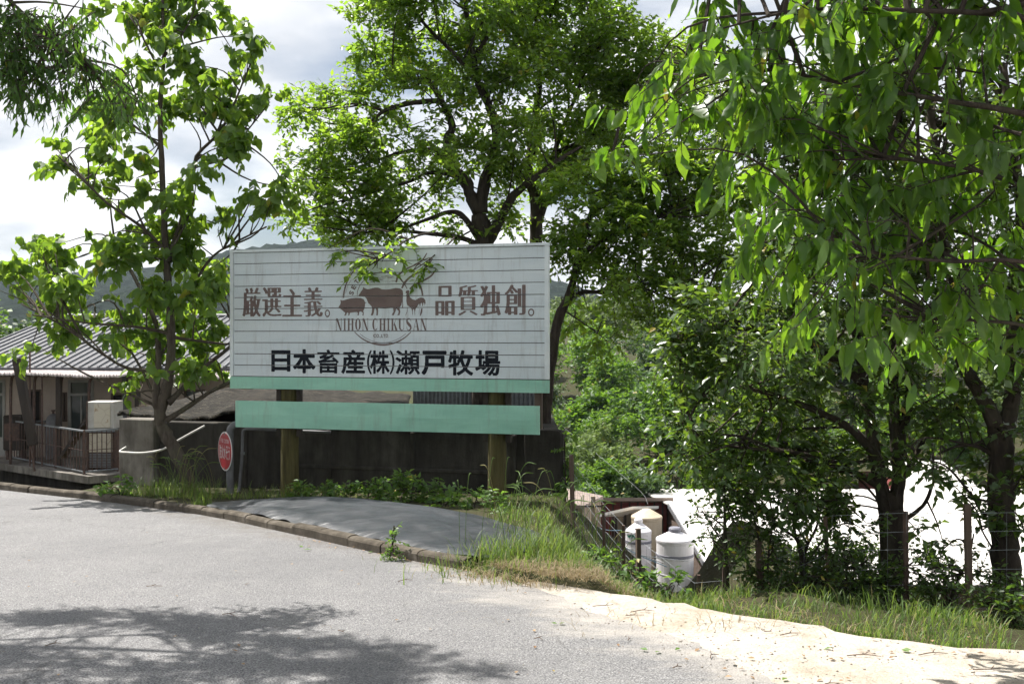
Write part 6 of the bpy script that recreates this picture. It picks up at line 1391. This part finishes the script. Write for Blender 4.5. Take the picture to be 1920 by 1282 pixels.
# ------------------------------------------------------------------ forest on the slope across the valley
def forest_proto(k, mat, hgt, wid):
    r_ = np.random.default_rng(300 + k); nbl = 9; bs = []
    for i in range(nbl):
        a = r_.uniform(0, 6.28); q_ = r_.uniform(0, .75); bs.append(((math.cos(a) * wid * q_, math.sin(a) * wid * q_, hgt * (.38 + .5 * r_.random() * (1 - q_ * .5))), (wid * r_.uniform(.36, .55),) * 2 + (hgt * r_.uniform(.14, .22),)))
    bs.append(((0, 0, hgt * .8), (wid * .5, wid * .5, hgt * .2)))
    g = grow(bs, r_, lai=5.0, size=.30, lps=7, L=.5, up=.4, droop=.1, sub=2, clump=.5)
    V, T = leaves_mesh(g, 'oval'); T = T[:, :]
    t = thing('forest_tree', 'x', 'tree', (0, 0, 0))
    npmesh('crown', V, T, mat, t)['kind'] = 'stuff'
    mb = MB(); P, rad = limb_mesh([Vector((0, 0, -.4)), Vector((.1, 0, hgt * .3)), Vector((0, .1, hgt * .75))], .14, .04, r_)
    mb.tube(P, rad, 7)
    for i in range(4): mb.tube([Vector((.05, 0, hgt * .3)), Vector(bs[i][0]) * .6 + Vector((0, 0, hgt * .15)), Vector(bs[i][0])], [.07, .05, .02], 5)
    mb.build('trunk', M['bark_grey'], t); return t
protos = [forest_proto(0, M['leaf_forest'], 5.0, 2.5), forest_proto(1, M['leaf_forest_dark'], 4.2, 2.8), forest_proto(2, M['leaf_forest_pale'], 5.6, 2.6), forest_proto(3, M['leaf_forest'], 3.8, 2.2)]
flab = ['mid green bushy tree on the wooded slope across the valley', 'dark green rounded tree on the wooded slope across the valley', 'pale olive tree with a loose crown on the wooded slope', 'low bright green tree on the wooded slope across the valley']
used = [False] * 4; rf_ = random.Random(9)
def put_tree(k, x, y, s_):
    root = protos[k]
    if used[k]:
        r2 = root.copy(); col.objects.link(r2)
        for ch in root.children:
            c_ = ch.copy(); col.objects.link(c_); c_.parent = r2
        root = r2
    used[k] = True
    root['label'] = flab[k]; root['group'] = ['mid green trees on the slope', 'dark green trees on the slope', 'pale olive trees on the slope', 'low bright trees on the slope'][k]
    root.location = (x, y, hz(x, y) - .1); root.rotation_euler = (0, 0, rf_.uniform(0, 6.28)); root.scale = (s_ * rf_.uniform(.9, 1.15), s_ * rf_.uniform(.9, 1.15), s_)
for Y, p0, p1, st, sc_ in ((47.5, 1030, 1330, 3.6, .8), (52, 1000, 1500, 4.0, .95), (58, 1000, 1560, 4.3, 1.0), (65, 990, 2300, 4.9, 1.1), (73, 990, 2250, 5.2, 1.1), (82, 990, 2300, 5.8, 1.15), (92, 980, 2300, 6.4, 1.2), (104, 980, 2300, 7.2, 1.25), (118, 960, 2200, 8.0, 1.35), (140, 940, 2000, 10.0, 1.5), (170, 940, 2000, 13, 1.6), (58, 1640, 2100, 5.0, 1.0)):
    x = (p0 - 960) / F * Y
    while x < (p1 - 960) / F * Y:
        yy = Y + rf_.uniform(-2.5, 2.5)
        if not (5 < x < 35 and yy < 48.5): put_tree(rf_.choices((0, 1, 2, 3), (4, 3, 2.4, 3))[0], x + rf_.uniform(-1, 1), yy, sc_ * rf_.uniform(.75, 1.25))
        x += st * rf_.uniform(.8, 1.2)
for px, Y, k, s_ in ((1095, 43, 3, .75), (1130, 46, 0, .7), (1200, 45, 1, .8), (-60, 52, 0, 1.3), (40, 56, 1, 1.3), (150, 60, 0, 1.2), (250, 58, 3, 1.3), (380, 62, 0, 1.3)):
    put_tree(k, (px - 960) / F * Y, Y, s_)

# ------------------------------------------------------------------ litter on the road and sand
lv, lt = tmpl('oval')
mes = {}
for mt in ('dead_leaf', 'green_leaf'):
    me = bpy.data.meshes.new('fallen_leaf'); me.from_pydata((lv * [1, 1, .8]).tolist(), [], lt.tolist()); me.materials.append(M[mt]); mes[mt] = me
def lay(px, py, mt, s_, label, grp):
    p = plane_pt(px, py); o = bpy.data.objects.new('fallen_leaf', mes[mt]); col.objects.link(o)
    on_sand = side_of_edge(p[0], p[1]) > 0 and p[0] > -.3
    o.location = (p[0], p[1], float(PL(p[1])) + .012 + (sdz(p[0], p[1]) if on_sand else 0)); o.rotation_euler = (rf_.uniform(-.25, .25), rf_.uniform(-.25, .25), rf_.uniform(0, 6.28)); o.scale = (s_, s_, s_)
    tag(o, label, 'leaf', grp)
for _ in range(60):
    t = rf_.random(); px = 560 + 320 * t; py = 1005 + 62 * t + abs(rf_.gauss(0, 6))
    lay(px, py, 'dead_leaf', rf_.uniform(.02, .045), 'small dry brown leaf lying in the gutter along the kerb', 'dry leaves along the kerb')
for _ in range(36): lay(rf_.uniform(20, 1050), rf_.uniform(985, 1270), 'dead_leaf', rf_.uniform(.02, .04), 'small dry leaf lying out on the open asphalt', 'dry leaves on the asphalt')
for _ in range(40): lay(rf_.uniform(1150, 1900), 1190 + rf_.uniform(0, 85), 'dead_leaf', rf_.uniform(.02, .045), 'dry brown leaf lying on the pale sand', 'dry leaves on the sand')
for px, py, s_ in ((562, 1024, .07), (584, 1032, .075), (700, 1035, .05), (688, 1036, .06), (1215, 1222, .05), (1230, 1226, .05), (1275, 1218, .04), (1060, 1170, .05), (1045, 1172, .04), (1475, 1265, .05), (1560, 1218, .05), (1690, 1218, .06), (1705, 1222, .05), (965, 1095, .06)):
    lay(px, py, 'green_leaf', s_, 'fresh green leaf fallen on the ground', 'fresh fallen leaves')
def lay_twig(px, py, L, ang):
    L *= .6
    p = plane_pt(px, py); on_sand = side_of_edge(p[0], p[1]) > 0 and p[0] > -.3
    z = float(PL(p[1])) + .008 + (sdz(p[0], p[1]) if on_sand else 0); dx_, dy_ = math.cos(ang) * L / 2, math.sin(ang) * L / 2
    pp = [Vector((p[0] - dx_, p[1] - dy_, z - .07 * -dy_ - 0 + .0)), Vector((p[0] + rf_.uniform(-.02, .02), p[1] + rf_.uniform(-.02, .02), z + .006)), Vector((p[0] + dx_, p[1] + dy_, z - .07 * dy_))]
    o = MB(); o.tube(spline(pp, 4), [.003, .003, .0028, .0028, .0026, .0024, .002, .002, .0012], 5)
    q_ = pp[1]; o.tube([q_, q_ + Vector((math.cos(ang + .7) * L * .3, math.sin(ang + .7) * L * .3, .008))], [.003, .0015], 4)
    tag(o.build('fallen_twig', M['twig']), 'thin dry twig lying on the ground' , 'twig', 'fallen twigs on road and sand')
for px, py, L, a in ((1010, 1088, .32, -.4), (1205, 1145, .28, .2), (1190, 1150, .2, .1), (1340, 1232, .16, .9), (1235, 1182, .14, .1), (1130, 1135, .25, .3), (1480, 1195, .22, .4), (1270, 1253, .1, .5), (1010, 1200, .1, -.6), (760, 1090, .2, .5), (430, 1155, .2, -.5), (100, 1210, .15, .8), (1620, 1230, .3, -.1), (1750, 1225, .3, .2), (1850, 1255, .25, .1), (1180, 1200, .09, 1.2), (290, 1100, .2, .1), (1440, 1190, .08, .2), (640, 1185, .12, -.9), (1560, 1275, .18, .3)):
    lay_twig(px, py, L, a)

GV, GT = [], []; nb_ = 0
oc = np.array([(1, 0, 0), (-1, 0, 0), (0, 1, 0), (0, -1, 0), (0, 0, 1), (0, 0, -1)], float); of = np.array([(0, 2, 4), (2, 1, 4), (1, 3, 4), (3, 0, 4), (2, 0, 5), (1, 2, 5), (3, 1, 5), (0, 3, 5)])
def grit(px, py, s_):
    global nb_
    p = plane_pt(px, py); on = side_of_edge(p[0], p[1]) > 0 and p[0] > -.3
    z = float(PL(p[1])) + (sdz(p[0], p[1]) if on else 0) + s_ * .3
    GV.append(oc * rg.uniform(.6, 1.2, (6, 1)) * [s_, s_, s_ * .7] + [p[0], p[1], z]); GT.append(of + nb_); nb_ += 6
for _ in range(240):
    t = rf_.random(); grit(960 + 560 * t + rf_.gauss(0, 70), 1085 + 190 * t + rf_.gauss(0, 16), rf_.choice((.004, .005, .006, .009)))
for _ in range(200): 
    px = rf_.uniform(1250, 1915); grit(px, min(1280, 1150 + (px - 1250) * .11 + abs(rf_.gauss(12, 45))), rf_.choice((.003, .004, .006, .009)))
for _ in range(260): grit(rf_.uniform(0, 1200), rf_.uniform(1010, 1280), rf_.choice((.003, .004, .005)))
tag(npmesh('gravel', np.concatenate(GV), np.concatenate(GT), plain('grit', (0.40, 0.36, 0.31), (0.22, 0.185, 0.15), 30, 0.9)), 'loose grit scattered over the sand and the asphalt edge', 'gravel', kind='stuff')

# ------------------------------------------------------------------ air
hzm = bpy.data.materials.new('haze_air'); hzm.use_nodes = True; ht = hzm.node_tree; ht.nodes.clear()
ho = ht.nodes.new('ShaderNodeOutputMaterial'); hv = ht.nodes.new('ShaderNodeVolumePrincipled')
hv.inputs['Color'].default_value = (0.72, 0.84, 1.0, 1); hv.inputs['Density'].default_value = HAZE; hv.inputs['Anisotropy'].default_value = 0.2
ht.links.new(hv.outputs[0], ho.inputs['Volume'])
if HAZE > 0:
    o = MB().abox(-2600, 2600, -700, 3700, -16, 95).build('haze', hzm); tag(o, kind='stuff'); o['label'] = 'pale blue summer haze filling the air'
